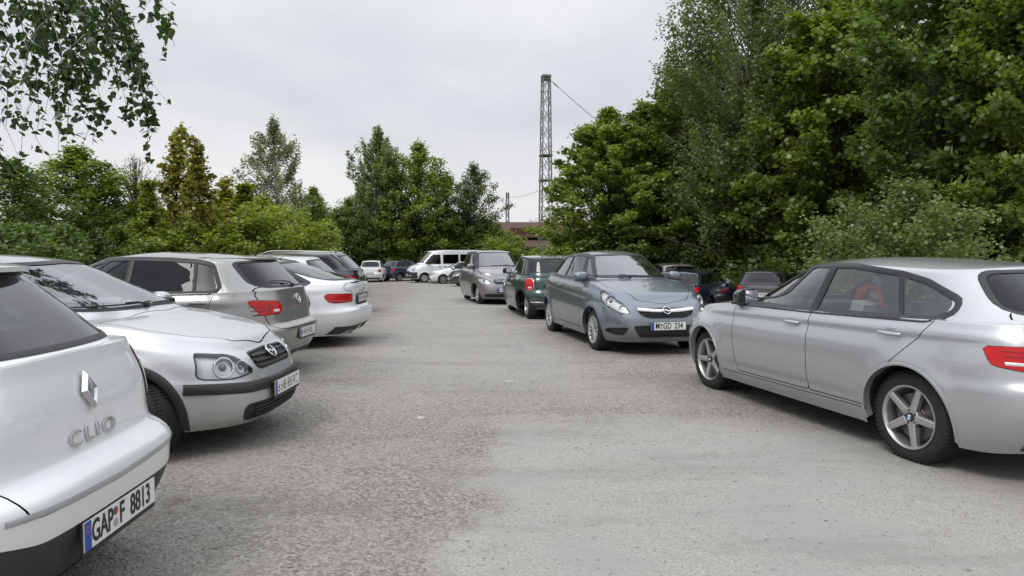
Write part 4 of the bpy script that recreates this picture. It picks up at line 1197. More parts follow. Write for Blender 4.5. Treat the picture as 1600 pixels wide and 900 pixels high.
# ------------------------------------------------------------ small green hatchback, tail to the camera
def mini_extra(S, root, sp):
    m = MB(); h = S.at('B', (-.30, 1.20))
    ribbon(S, 'rear_sticker', 'B', [(-.44, 1.21), (-.18, 1.21)], .11, 'sticker_green', root, h=.003)
    emblem_ring(S, root, 'B', (0, .86), .035, 'emblem', 'ring')
MINI = dict(wb=2.467, fo=.60, ro=.56, W=.844, H=1.41, r=.305, rim=.205, wheel='y', paint='green_paint', lod=1, nf=3.6, nr=4.0,
    belt=[(1.83, .72), (1.65, .80), (1.3, .88), (.9, .925), (0, .94), (-1.2, .955), (-1.79, .94)],
    cowl=1.02, back=-1.60, roof_f=.28, roof_r=-1.34, roof=[(.28, 1.375), (-.4, 1.41), (-1.34, 1.375)], gw0=.72, gw1=.615, drop=.03, gnf=3.6, gnr=4.2,
    windows=[[(.66, .975), (.56, 1.05), (.26, 1.29), (.10, 1.325), (-.36, 1.335), (-.38, .985)], [(-.43, .985), (-.41, 1.335), (-.9, 1.33), (-1.22, 1.30), (-1.34, 1.0)]],
    dlo=[(.70, .965), (.56, 1.07), (.26, 1.305), (.10, 1.342), (-.4, 1.352), (-.92, 1.347), (-1.25, 1.317), (-1.39, .985)], win_r=.03, sideglass='glass_dark', framemat='black_plastic', framew=.04,
    side_trims=[([(-.405, .98), (-.385, 1.35)], .06, 'black_plastic', 'pillar_cover')],
    doors=[[(.72, .96), (.64, .60), (.60, .30), (-.50, .30), (-.58, .6), (-.52, .975)]], handles=[(-.36, .85)], handlemat='chrome',
    mirror=(.58, .98), mirrormat='black_plastic',
    windscreen=[(0, 1.03), (.55, 1.01), (.63, 1.04), (.53, 1.33), (0, 1.35)], rearglass=[(0, 1.03), (.54, 1.03), (.60, 1.06), (.55, 1.32), (0, 1.335)], backglass='glass_tint',
    tailgate=[(0, .50), (.48, .50), (.52, .8), (.54, .98), (.48, 1.06), (0, 1.06)],
    headlight=dict(dir=30, r=.09, poly=[('F', .46, .82), ('F', .46, .66), ('F', .66, .66), ('F', .66, .82)], bowls=[(('F', .56, .74), .06)]),
    taillight=dict(dir=25, r=.07, poly=[('B', .555, .90), ('B', .555, .66), ('B', .70, .66), ('B', .70, .90)], edge=.018, edgemat='chrome', bars=[([('B', .60, .71), ('B', .66, .71)], .03, 'lamp_white')]),
    openings=[('F', [(-.34, .72), (-.30, .60), (.30, .60), (.34, .72)], 'black_plastic', -.012, .05, 'grille')],
    trims=[('B', [(-.62, .40), (0, .395), (.62, .40)], .022, 'chrome', 'bumper_bar', .02), ('B', [(-.60, .27), (0, .26), (.60, .27)], .12, 'black_plastic', 'rear_skirt', .008)],
    lipmat='black_plastic', lipw=.06, liph=.008, plates=[dict(D='B', uv=(0, .60), off=.02)], antenna=(-1.2, 0, .28), extra=mini_extra)

# ------------------------------------------------------------ generic bodies farther off
def hatch(dims, **kw):
    """a hatchback or estate from its main sizes"""
    d = dict(wb=2.6, fo=.84, ro=.72, W=.89, H=1.47, r=.315); d.update(dims)
    xfe = d['wb'] / 2 + d['fo']; xre = -d['wb'] / 2 - d['ro']; H = d['H']; k = (H - 1.47)
    zb = .95 + .6 * k; tail = d.get('tail', .16); rake = d.get('rake', .42)
    rt = H - .09
    g = dict(lod=1, nf=4.6, nr=4.6, wheel='twin',
        belt=[(xfe, .69 + k * .5), (xfe - .25, .79 + k * .5), (xfe - .7, .875 + k * .5), (.98, zb), (0, zb + .02), (-1.2, zb + .045), (xre, zb + .05)],
        cowl=1.10, back=xre + tail, roof_f=.22, roof_r=xre + tail + rake, roof=[(.22, H - .05), (-.4, H), (xre + tail + rake, H - .045)],
        windows=[[(.74, zb + .05), (.60, zb + .14), (.20, rt - .05), (-.02, rt), (-.28, rt), (-.29, zb + .06)], [(-.34, zb + .06), (-.33, rt), (-.80, rt - .005), (-1.06, rt - .03), (-1.10, zb + .075)],
                 [(-1.15, zb + .08), (-1.11, rt - .035), (xre + tail + rake + .15, rt - .07), (xre + tail + .36, zb + .12), (xre + tail + .42, zb + .09)]],
        dlo=[(.78, zb + .04), (.60, zb + .155), (.20, rt - .035), (-.02, rt + .018), (-.3, rt + .02), (-.82, rt + .013), (-1.08, rt - .012), (xre + tail + rake + .17, rt - .05), (xre + tail + .31, zb + .11), (xre + tail + .40, zb + .07), (-.3, zb + .05)],
        win_r=.03, sideglass='glass_dark', side_trims=[([(-.315, zb + .05), (-.305, rt + .01)], .06, 'black_plastic', 'pillar_cover')],
        doors=[[(.80, zb + .02), (.70, .60), (.66, .32), (-.31, .32), (-.31, zb + .05)], [(-.31, zb + .05), (-.31, .32), (-.93, .33), (-1.04, .55), (-1.30, zb + .05)]],
        handles=[(-.16, zb - .09), (-1.15, zb - .08)], mirror=(.64, zb + .05),
        windscreen=[(0, zb + .115), (.57, zb + .10), (.66, zb + .13), (.50, H - .09), (0, H - .07)],
        rearglass=[(0, zb + .10), (.54, zb + .10), (.62, zb + .14), (.52, H - .12), (0, H - .10)],
        bonnet=[(1.08, 0), (1.02, .5), (.92, .66), (1.3, .67), (xfe - .45, .58), (xfe - .25, .38), (xfe - .17, 0)],
        tailgate=[(0, .55), (.54, .55), (.60, .8), (.62, zb + .1), (.55, zb + .14), (0, zb + .14)],
        headlight=dict(dir=30, poly=[('F', .40, .69), ('F', .46, .60), ('F', .72, .62), ('L', xfe - .50, .72), ('F', .66, .76)], bowls=[(('F', .60, .68), .05)]),
        taillight=dict(dir=35, poly=[('B', .50, .86), ('B', .54, .76), ('B', .76, .75), ('L', xre + .27, .77), ('L', xre + .34, .92), ('B', .72, .93)]),
        openings=[('F', [(-.34, .68), (-.32, .56), (.32, .56), (.34, .68)], 'black_plastic', -.012, .04, 'grille'), ('F', [(-.52, .38), (-.48, .25), (.48, .25), (.52, .38)], 'black_plastic', -.015, .04, 'lower_intake')],
        trims=[('B', [(-.66, .30), (0, .29), (.66, .30)], .12, 'dark_plastic', 'rear_skirt', .006)],
        plates=[dict(D='B', uv=(0, .66), off=.016), dict(D='F', uv=(0, .46), off=.016)])
    g.update(d); g.update(kw)
    return g

VAN = dict(wb=3.45, fo=.95, ro=1.0, W=1.02, H=2.26, r=.34, wheel='steel', rimmat='hubcap', paint='white_paint', lod=1, nf=4.2, nr=9, category='van', interior=True,
    belt=[(2.675, .95), (2.45, 1.05), (2.1, 1.15), (1.75, 1.24), (1, 1.25), (-2.725, 1.25)], crown=[(2.675, .02), (2.2, .08), (1.7, .08), (0, .05), (-2.725, .02)],
    zbot=[(2.675, .26), (0, .32), (-2.725, .34)],
    cowl=1.95, back=-2.68, gw0=.95, gw1=.86, roof_f=1.15, roof_r=-2.60, roof=[(1.15, 2.17), (.5, 2.24), (0, 2.26), (-2.6, 2.26)], gnf=3.4, gnr=9, drop=.05,
    windows=[[(1.62, 1.34), (1.22, 1.72), (1.10, 1.86), (.62, 1.90), (.60, 1.30)], [(.38, 1.32), (.38, 1.90), (-.72, 1.92), (-.72, 1.32)], [(-.86, 1.32), (-.86, 1.92), (-2.35, 1.92), (-2.35, 1.32)]],
    dlo=[(1.66, 1.32), (1.24, 1.74), (1.12, 1.88), (.60, 1.92), (.58, 1.28)], win_r=.05, sideglass='glass_dark',
    side_trims=[([(.38, 1.31), (.38, 1.91), (-.72, 1.93), (-.72, 1.31), (.38, 1.31)], .03, 'black_plastic', 'window_frame'), ([(-.86, 1.31), (-.86, 1.93), (-2.35, 1.93), (-2.35, 1.31), (-.86, 1.31)], .03, 'black_plastic', 'window_frame'), ([(1.15, .62), (-1.2, .62)], .09, 'dark_plastic', 'side_moulding')],
    doors=[[(1.68, 1.26), (1.36, .78), (1.28, .42), (.54, .42), (.54, 1.32)], [(.45, 1.34), (.45, .42), (-.80, .42), (-.80, 1.34)]], handles=[(.66, 1.12), (.30, 1.12)], handlemat='black_plastic',
    mirror=(1.42, 1.36, 1.5), mirrormat='black_plastic',
    windscreen=[(0, 1.38), (.72, 1.36), (.82, 1.42), (.70, 2.06), (0, 2.10)], rearglass=[(0, 1.35), (.70, 1.35), (.72, 1.40), (.70, 1.90), (0, 1.90)],
    headlight=dict(dir=35, r=.06, poly=[('F', .60, 1.00), ('F', .58, .80), ('F', .80, .80), ('L', 2.32, .90), ('L', 2.2, 1.08), ('F', .74, 1.04)], bowls=[(('F', .70, .9), .06)]),
    taillight=dict(dir=20, poly=[('B', .84, 1.2), ('B', .84, .9), ('B', .96, .9), ('B', .96, 1.2)]),
    openings=[('F', [(-.5, .78), (-.5, .62), (.5, .62), (.5, .78)], 'black_plastic', -.02, .04, 'grille')],
    trims=[(30, [('F', .30, .52), ('F', .80, .52), ('L', 2.22, .52)], .42, 'dark_plastic', 'front_bumper', .02), (-30, [('F', -.30, .52), ('F', -.80, .52), ('R', 2.22, .52)], .42, 'dark_plastic', 'front_bumper', .02), ('F', [(-.4, .48), (.4, .48)], .34, 'dark_plastic', 'front_bumper', .024)],
    plates=[dict(D='F', uv=(0, .52), off=.03)], seat_x=.95, seat_z=.45)
# ---------------------------------------------------------------- ground height
def sstep(t): t = min(1, max(0, t)); return t * t * (3 - 2 * t)
def gz(x, y):
    z = -.62 * sstep((y - 13) / 38) - .36 * sstep((x - 3.4) / 2.6) * sstep((y - 10.5) / 8)
    z += .012 * math.sin(x * 1.3 + y * .7) * math.sin(y * .9 - x * .4)
    if y > 60 or abs(x) > 40: pass
    return z

def ground():
    xs = sorted(set([-300, -150, -80, -50, -35, -25] + [round(-18 + .5 * i, 3) for i in range(73)] + [25, 35, 50, 80, 150, 300]))
    ys = sorted(set([-120, -60, -30, -15, -8] + [round(-4 + .5 * i, 3) for i in range(150)] + [75, 90, 110, 150, 250, 500]))
    V = [(x, y, gz(x, y)) for y in ys for x in xs]; n = len(xs)
    F = [(j * n + i, j * n + i + 1, (j + 1) * n + i + 1, (j + 1) * n + i) for j in range(len(ys) - 1) for i in range(n - 1)]
    m, N, L, b = nmat('gravel_ground')
    tc = N.new('ShaderNodeTexCoord'); P = tc.outputs['Object']
    def noise(sc, det=5, rough=.6, vec=P, dist=0):
        n = N.new('ShaderNodeTexNoise'); n.inputs['Scale'].default_value = sc; n.inputs['Detail'].default_value = det; n.inputs['Roughness'].default_value = rough; n.inputs['Distortion'].default_value = dist
        L.new(vec, n.inputs['Vector']); return n.outputs['Fac']
    def mr(v, a, b_, c=0, d=1, smooth=True):
        n = N.new('ShaderNodeMapRange'); n.interpolation_type = 'SMOOTHSTEP' if smooth else 'LINEAR'
        n.inputs['From Min'].default_value = a; n.inputs['From Max'].default_value = b_; n.inputs['To Min'].default_value = c; n.inputs['To Max'].default_value = d
        L.new(v, n.inputs['Value']); return n.outputs['Result']
    def math_(op, a, b_=None, clamp=False):
        n = N.new('ShaderNodeMath'); n.operation = op; n.use_clamp = clamp
        for i, q in enumerate((a, b_)):
            if q is None: continue
            if isinstance(q, (int, float)): n.inputs[i].default_value = q
            else: L.new(q, n.inputs[i])
        return n.outputs[0]
    def mix(f, a, b_):
        n = N.new('ShaderNodeMix'); n.data_type = 'RGBA'
        if isinstance(f, float): n.inputs['Factor'].default_value = f
        else: L.new(f, n.inputs['Factor'])
        for k, q in (('A', a), ('B', b_)):
            if isinstance(q, tuple): n.inputs[k].default_value = (*q, 1)
            else: L.new(q, n.inputs[k])
        return n.outputs['Result']
    sep = N.new('ShaderNodeSeparateXYZ'); L.new(P, sep.inputs[0]); X, Y = sep.outputs['X'], sep.outputs['Y']
    # warped coordinates for the borders of the worn strips
    w1 = math_('MULTIPLY', math_('SUBTRACT', noise(.55, 6, .65), .5), 2.2)
    w2 = math_('MULTIPLY', math_('SUBTRACT', noise(3.0, 5, .6), .5), .35)
    Xw = math_('ADD', math_('ADD', X, w1), w2)
    # fine-packed lane on the right half of the foreground: x > lane edge(y)
    edge = math_('ADD', math_('MULTIPLY', Y, .05), -.55)
    lane = mr(math_('SUBTRACT', Xw, edge), -.10, .35)
    lane_y = mr(math_('ADD', Y, w1), 6.4, 5.2)
    lane = math_('MULTIPLY', lane, lane_y)
    # pale driven centre strip farther away
    cen = math_('ABSOLUTE', math_('SUBTRACT', Xw, math_('ADD', math_('MULTIPLY', Y, -.13), .6)))
    pale = math_('MULTIPLY', mr(cen, 2.4, .6), mr(Y, 4.5, 9.0))
    patches = mr(noise(.8, 7, .7), .42, .62)
    streak_map = N.new('ShaderNodeMapping'); streak_map.inputs['Scale'].default_value = (.35, 1.6, 1); L.new(P, streak_map.inputs['Vector'])
    streak = mr(noise(1.1, 7, .7, streak_map.outputs[0]), .48, .68)
    grain = noise(55, 4, .75); grain2 = noise(140, 3, .8)
    vor = N.new('ShaderNodeTexVoronoi'); vor.inputs['Scale'].default_value = 62; L.new(P, vor.inputs['Vector'])
    vor2 = N.new('ShaderNodeTexVoronoi'); vor2.inputs['Scale'].default_value = 150; L.new(P, vor2.inputs['Vector'])
    vs = N.new('ShaderNodeSeparateColor'); L.new(vor.outputs['Color'], vs.inputs[0]); vs2 = N.new('ShaderNodeSeparateColor'); L.new(vor2.outputs['Color'], vs2.inputs[0])
    rough_col = mix(mr(vs.outputs[0], .1, .95, 0, 1, False), (.165, .153, .135), (.47, .445, .405))
    rough_col = mix(math_('MULTIPLY', mr(vs2.outputs[1], .0, 1, 0, 1, False), .55), rough_col, (.22, .205, .185))
    fine_col = mix(mr(vs2.outputs[0], .1, .9, 0, 1, False), (.27, .257, .238), (.39, .375, .35))
    fine_col = mix(mr(noise(.9, 5, .6), .45, .65), fine_col, (.305, .297, .285))
    dust = mix(mr(vs2.outputs[1], 0, 1, 0, 1, False), (.31, .295, .268), (.43, .412, .378))
    amt = math_('MAXIMUM', lane, math_('MULTIPLY', pale, .75))
    amt = math_('MULTIPLY', amt, mr(noise(6, 6, .7), .25, .5, .55, 1))
    c = mix(math_('MULTIPLY', patches, .45), rough_col, dust)
    c = mix(amt, c, fine_col)
    c = mix(math_('MULTIPLY', streak, .30), c, (.155, .142, .125))
    # leaf litter and damp spots by the parked cars on the left
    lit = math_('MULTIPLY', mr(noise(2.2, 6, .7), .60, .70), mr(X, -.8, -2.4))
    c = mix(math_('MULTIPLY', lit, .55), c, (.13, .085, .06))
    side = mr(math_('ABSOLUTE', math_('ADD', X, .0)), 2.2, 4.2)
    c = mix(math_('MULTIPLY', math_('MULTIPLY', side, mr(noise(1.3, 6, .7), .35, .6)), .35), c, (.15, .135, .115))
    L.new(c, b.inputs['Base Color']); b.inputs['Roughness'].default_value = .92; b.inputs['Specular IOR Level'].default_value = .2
    hgt = math_('ADD', math_('MULTIPLY', vor.outputs['Distance'], -.8), math_('MULTIPLY', grain2, .5))
    hgt = math_('MULTIPLY', hgt, math_('SUBTRACT', 1.25, amt))
    hgt = math_('ADD', hgt, math_('MULTIPLY', noise(7, 6, .7), 1.3))
    bu = N.new('ShaderNodeBump'); bu.inputs['Strength'].default_value = .75; bu.inputs['Distance'].default_value = .018
    L.new(hgt, bu.inputs['Height']); L.new(bu.outputs[0], b.inputs['Normal'])
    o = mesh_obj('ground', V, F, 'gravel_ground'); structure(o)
    return o
ground()

# verges of grass under the trees: a sheet a little above the gravel
m, N, L, b = nmat('verge_grass')
tc = N.new('ShaderNodeTexCoord'); n1 = N.new('ShaderNodeTexNoise'); n1.inputs['Scale'].default_value = 4; n1.inputs['Detail'].default_value = 9; L.new(tc.outputs['Object'], n1.inputs['Vector'])
rp = N.new('ShaderNodeValToRGB'); rp.color_ramp.elements[0].color = (.02, .03, .012, 1); rp.color_ramp.elements[0].position = .35; rp.color_ramp.elements[1].color = (.06, .075, .025, 1); rp.color_ramp.elements[1].position = .65
L.new(n1.outputs['Fac'], rp.inputs[0]); L.new(rp.outputs[0], b.inputs['Base Color']); b.inputs['Roughness'].default_value = .95

def verge(pts_in, pts_out, name='verge'):
    V = []; n = len(pts_in); K = 14
    for k in range(K):
        t = (k / (K - 1))**1.6
        for i in range(n):
            x = pts_in[i][0] + (pts_out[i][0] - pts_in[i][0]) * t; y = pts_in[i][1] + (pts_out[i][1] - pts_in[i][1]) * t
            V.append((x, y, gz(x, y) + .03 + .02 * math.sin(x * 2.1 + y * 3.3)))
    F = [(k * n + i, k * n + i + 1, (k + 1) * n + i + 1, (k + 1) * n + i) for k in range(K - 1) for i in range(n - 1)]
    o = mesh_obj(name, V, F, 'verge_grass'); structure(o)
def dens(pts, s=1.0):
    out = []
    for a, b_ in zip(pts, pts[1:]):
        L_ = math.dist(a, b_); m_ = max(1, int(L_ / s))
        for k in range(m_): out.append((a[0] + (b_[0] - a[0]) * k / m_, a[1] + (b_[1] - a[1]) * k / m_))
    return out + [pts[-1]]
a_ = dens([(12, 2), (12.5, 8), (12.5, 15), (11.5, 19), (8.5, 22.5), (6, 27), (3.5, 40), (2.5, 60), (-6, 62), (-16, 56), (-17, 40), (-12, 26), (-10.5, 18), (-9.5, 10), (-9, 3)])
def outw(p):
    c = Vector((-1, 20)); d = (Vector(p) - c).normalized(); q = Vector(p) + d * 40; return (q.x, q.y)
verge(a_, [outw(p) for p in a_])

def grass_tufts():
    r = random.Random(8); V = []; F = []
    for k in range(len(a_) - 1):
        for j in range(420):
            t = r.random(); x = a_[k][0] + (a_[k + 1][0] - a_[k][0]) * t; y = a_[k][1] + (a_[k + 1][1] - a_[k][1]) * t
            d = Vector((x + 1, y - 20)).normalized(); o_ = abs(r.gauss(0, .55)) - .15; x += d.x * o_; y += d.y * o_; z = gz(x, y) + .02
            h = r.uniform(.06, .30); a = r.uniform(0, 6.28); w = .008; lx, ly = r.gauss(0, .09), r.gauss(0, .09); n = len(V)
            V.extend([(x - w * math.cos(a), y - w * math.sin(a), z), (x + w * math.cos(a), y + w * math.sin(a), z), (x + lx * .4, y + ly * .4, z + h * .6), (x + lx, y + ly, z + h)]); F.append((n, n + 1, n + 2)); F.append((n + 1, n + 3, n + 2))
    simple('grass_blades', (.10, .14, .035), .8, noise=.4, nscale=1.5)
    o = mesh_obj('grass', V, F, 'grass_blades', smooth=False); o['kind'] = 'stuff'; o['label'] = 'rough grass growing along the edge of the gravel'
grass_tufts()

# loose stones
def stones():
    rnd = random.Random(5); V = []; F = []
    def stone(x, y, s, seed):
        r = random.Random(seed); n0 = len(V); z = gz(x, y)
        pts = []
        for (a, b_, c) in ((1, 0, 0), (0, 1, 0), (-1, 0, 0), (0, -1, 0), (0, 0, 1), (0, 0, -1), (.7, .7, .5), (-.7, .6, .5), (.6, -.7, .5), (-.6, -.7, .5)):
            k = s * r.uniform(.6, 1.1); pts.append((x + a * k, y + b_ * k * .8, z + c * k * .55 + s * .15))
        V.extend(pts); a = n0
        for f in ((4, 6, 7), (4, 7, 9), (4, 9, 8), (4, 8, 6), (0, 1, 6), (1, 2, 7), (1, 7, 6), (2, 3, 9), (2, 9, 7), (3, 0, 8), (3, 8, 9), (0, 6, 8), (5, 1, 0), (5, 2, 1), (5, 3, 2), (5, 0, 3)):
            F.append(tuple(a + i for i in f))
    k = 0
    while k < 26000:
        y = 2.2 + 14 * rnd.random()**1.7; x = rnd.uniform(-.8, .8) * y
        if abs(x) > 5: continue
        lane = x > -.55 + .05 * y and y < 6
        if lane and rnd.random() < .8: continue
        stone(x, y, rnd.uniform(.0025, .0085) * (1 + .35 * (rnd.random() < .08) * 2), k); k += 1
    simple('stone', (.27, .25, .225), .9, noise=.6, nscale=9)
    o = mesh_obj('loose_stones', V, F, 'stone', smooth=False); o['kind'] = 'stuff'; o['label'] = 'small loose stones scattered over the packed gravel'
    # scraps of pale paper on the ground
    simple('pale_scrap', (.42, .41, .39), .8)
    for (x, y, s, lab) in ((-.03, 7.55, .04, 'pale flattened scrap lying in the middle of the lane beside the dark patch'), (-.80, 5.85, .03, 'small white chip of stone lying where the lane gets smoother')):
        m_ = MB(); r = random.Random(int(y * 10)); pts = []
        for i in range(9):
            a = 2 * PI * i / 9; q = s * r.uniform(.6, 1.1); pts.append((x + q * math.cos(a) * 1.5, y + q * math.sin(a)))
        z = gz(x, y)
        m_.add([(a, b_, z - .004) for a, b_ in pts] + [(a, b_, z + .012 + .01 * r.random()) for a, b_ in pts], [tuple(range(9))[::-1], tuple(range(9, 18))] + [(i, (i + 1) % 9, 9 + (i + 1) % 9, 9 + i) for i in range(9)])
        o = m_.build('litter_scrap', 'pale_scrap'); o['label'] = lab; o['category'] = 'litter'
stones()

# ---------------------------------------------------------------- trees
def leaf_mat(name, c0, c1, c2, trans=.42):
    m, N, L, b = nmat(name); N.remove(b)
    out = [n for n in N if n.type == 'OUTPUT_MATERIAL'][0]
    at = N.new('ShaderNodeAttribute'); at.attribute_name = 'tone'
    rp = N.new('ShaderNodeValToRGB'); e = rp.color_ramp.elements
    e[0].color = (*c0, 1); e[0].position = 0; e[1].color = (*c2, 1); e[1].position = 1; q = e.new(.5); q.color = (*c1, 1)
    L.new(at.outputs['Fac'], rp.inputs[0])
    oi = N.new('ShaderNodeObjectInfo'); hs = N.new('ShaderNodeHueSaturation')
    mr = N.new('ShaderNodeMapRange'); mr.inputs['To Min'].default_value = 1.2; mr.inputs['To Max'].default_value = 1.62; L.new(oi.outputs['Random'], mr.inputs['Value'])
    L.new(mr.outputs['Result'], hs.inputs['Value']); L.new(rp.outputs[0], hs.inputs['Color'])
    d = N.new('ShaderNodeBsdfDiffuse'); t = N.new('ShaderNodeBsdfTranslucent'); g = N.new('ShaderNodeBsdfGlossy'); g.inputs['Roughness'].default_value = .45
    L.new(hs.outputs[0], d.inputs[0])
    hs2 = N.new('ShaderNodeHueSaturation'); hs2.inputs['Value'].default_value = 1.5; hs2.inputs['Saturation'].default_value = 1.15; L.new(hs.outputs[0], hs2.inputs['Color']); L.new(hs2.outputs[0], t.inputs[0])
    m1 = N.new('ShaderNodeMixShader'); m1.inputs[0].default_value = trans; L.new(d.outputs[0], m1.inputs[1]); L.new(t.outputs[0], m1.inputs[2])
    m2 = N.new('ShaderNodeMixShader'); m2.inputs[0].default_value = .05; L.new(m1.outputs[0], m2.inputs[1]); L.new(g.outputs[0], m2.inputs[2])
    L.new(m2.outputs[0], out.inputs[0])
leaf_mat('maple_leaves', (.060, .088, .016), (.110, .150, .026), (.175, .215, .045))
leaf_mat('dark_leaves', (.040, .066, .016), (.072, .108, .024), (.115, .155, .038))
leaf_mat('birch_leaves', (.07, .10, .028), (.11, .145, .042), (.16, .19, .065))
leaf_mat('olive_leaves', (.09, .10, .04), (.14, .145, .065), (.20, .20, .10))
leaf_mat('young_leaves', (.09, .13, .018), (.15, .19, .028), (.22, .24, .05))
leaf_mat('rusty_leaves', (.15, .125, .028), (.18, .17, .035), (.19, .215, .05))
leaf_mat('hanging_leaves', (.02, .042, .009), (.038, .068, .013), (.065, .10, .022), .45)
leaf_mat('bare_twigs', (.05, .04, .033), (.075, .058, .045), (.11, .08, .06))
simple('bark', (.075, .062, .048), .95, noise=.5, nscale=14)
m, N, L, b = nmat('birch_bark')
tc = N.new('ShaderNodeTexCoord'); mp = N.new('ShaderNodeMapping'); mp.inputs['Scale'].default_value = (3, 3, 9); L.new(tc.outputs['Object'], mp.inputs[0])
n1 = N.new('ShaderNodeTexNoise'); n1.inputs['Scale'].default_value = 1.5; n1.inputs['Detail'].default_value = 6; L.new(mp.outputs[0], n1.inputs['Vector'])
rp = N.new('ShaderNodeValToRGB'); rp.color_ramp.elements[0].color = (.03, .028, .025, 1); rp.color_ramp.elements[0].position = .42; rp.color_ramp.elements[1].color = (.42, .40, .37, 1); rp.color_ramp.elements[1].position = .50
L.new(n1.outputs['Fac'], rp.inputs[0]); L.new(rp.outputs[0], b.inputs['Base Color']); b.inputs['Roughness'].default_value = .85

def rvec(r): 
    while True:
        v = Vector((r.uniform(-1, 1), r.uniform(-1, 1), r.uniform(-1, 1)))
        if .05 < v.length < 1: return v.normalized()

LEAF = {'rhomb': ([(0, 0, 0), (.5, .42, .06), (0, 1, -.05), (-.5, .42, .06)], [(0, 1, 2), (0, 2, 3)]),
        'maple': ([(0, 0, 0), (.62, .12, .08), (.40, .42, .02), (.60, .75, .05), (0, 1.05, -.08), (-.60, .75, .05), (-.40, .42, .02), (-.62, .12, .08)], [(0, 1, 2), (0, 2, 4), (2, 3, 4), (0, 4, 6), (4, 5, 6), (0, 6, 7)]),
        'ovate': ([(0, 0, 0), (.36, .16, .05), (.42, .42, .06), (.20, .78, .0), (0, 1.05, -.06), (-.20, .78, .0), (-.42, .42, .06), (-.36, .16, .05)], [(0, 1, 2), (0, 2, 3), (0, 3, 4), (0, 4, 5), (0, 5, 6), (0, 6, 7)])}

def make_leaves(points, size, shape, seed, mat, name='crown', droop=0.0, flat=.55):
    """points: list of (position, tone 0..1, facing vector); one mesh with a 'tone' per leaf"""
    r = np.random.default_rng(seed); n = len(points)
    P = np.array([p[0] for p in points], float); tone = np.array([p[1] for p in points], float)
    LV, LF = LEAF[shape]; LV = np.array(LV, float); k = len(LV)
    # orientation: leaf axis mostly outwards / down, normal mostly up
    ax = r.normal(size=(n, 3)); ax[:, 2] = ax[:, 2] * (1 - flat) - droop; ax /= np.linalg.norm(ax, axis=1, keepdims=True)
    up = r.normal(size=(n, 3)) * .55; up[:, 2] += 1; 
    sx = np.cross(ax, up); sx /= np.linalg.norm(sx, axis=1, keepdims=True) + 1e-9; nz = np.cross(sx, ax)
    s = size * r.uniform(.65, 1.25, size=n)
    V = P[:, None, :] + s[:, None, None] * (LV[None, :, 0:1] * sx[:, None, :] + LV[None, :, 1:2] * ax[:, None, :] + LV[None, :, 2:3] * nz[:, None, :])
    V = V.reshape(-1, 3); F = np.array(LF)[None] + (np.arange(n) * k)[:, None, None]; F = F.reshape(-1, 3)
    me = bpy.data.meshes.new(name); me.vertices.add(len(V)); me.vertices.foreach_set('co', V.astype(np.float32).ravel())
    me.loops.add(len(F) * 3); me.loops.foreach_set('vertex_index', F.astype(np.int32).ravel())
    me.polygons.add(len(F)); me.polygons.foreach_set('loop_start', (np.arange(len(F)) * 3).astype(np.int32))
    me.update(calc_edges=True)
    at = me.attributes.new('tone', 'FLOAT', 'POINT'); t = np.clip(tone + r.normal(size=n) * .16, 0, 1); at.data.foreach_set('value', np.repeat(t, k).astype(np.float32))
    me.materials.append(MATS[mat]); return me

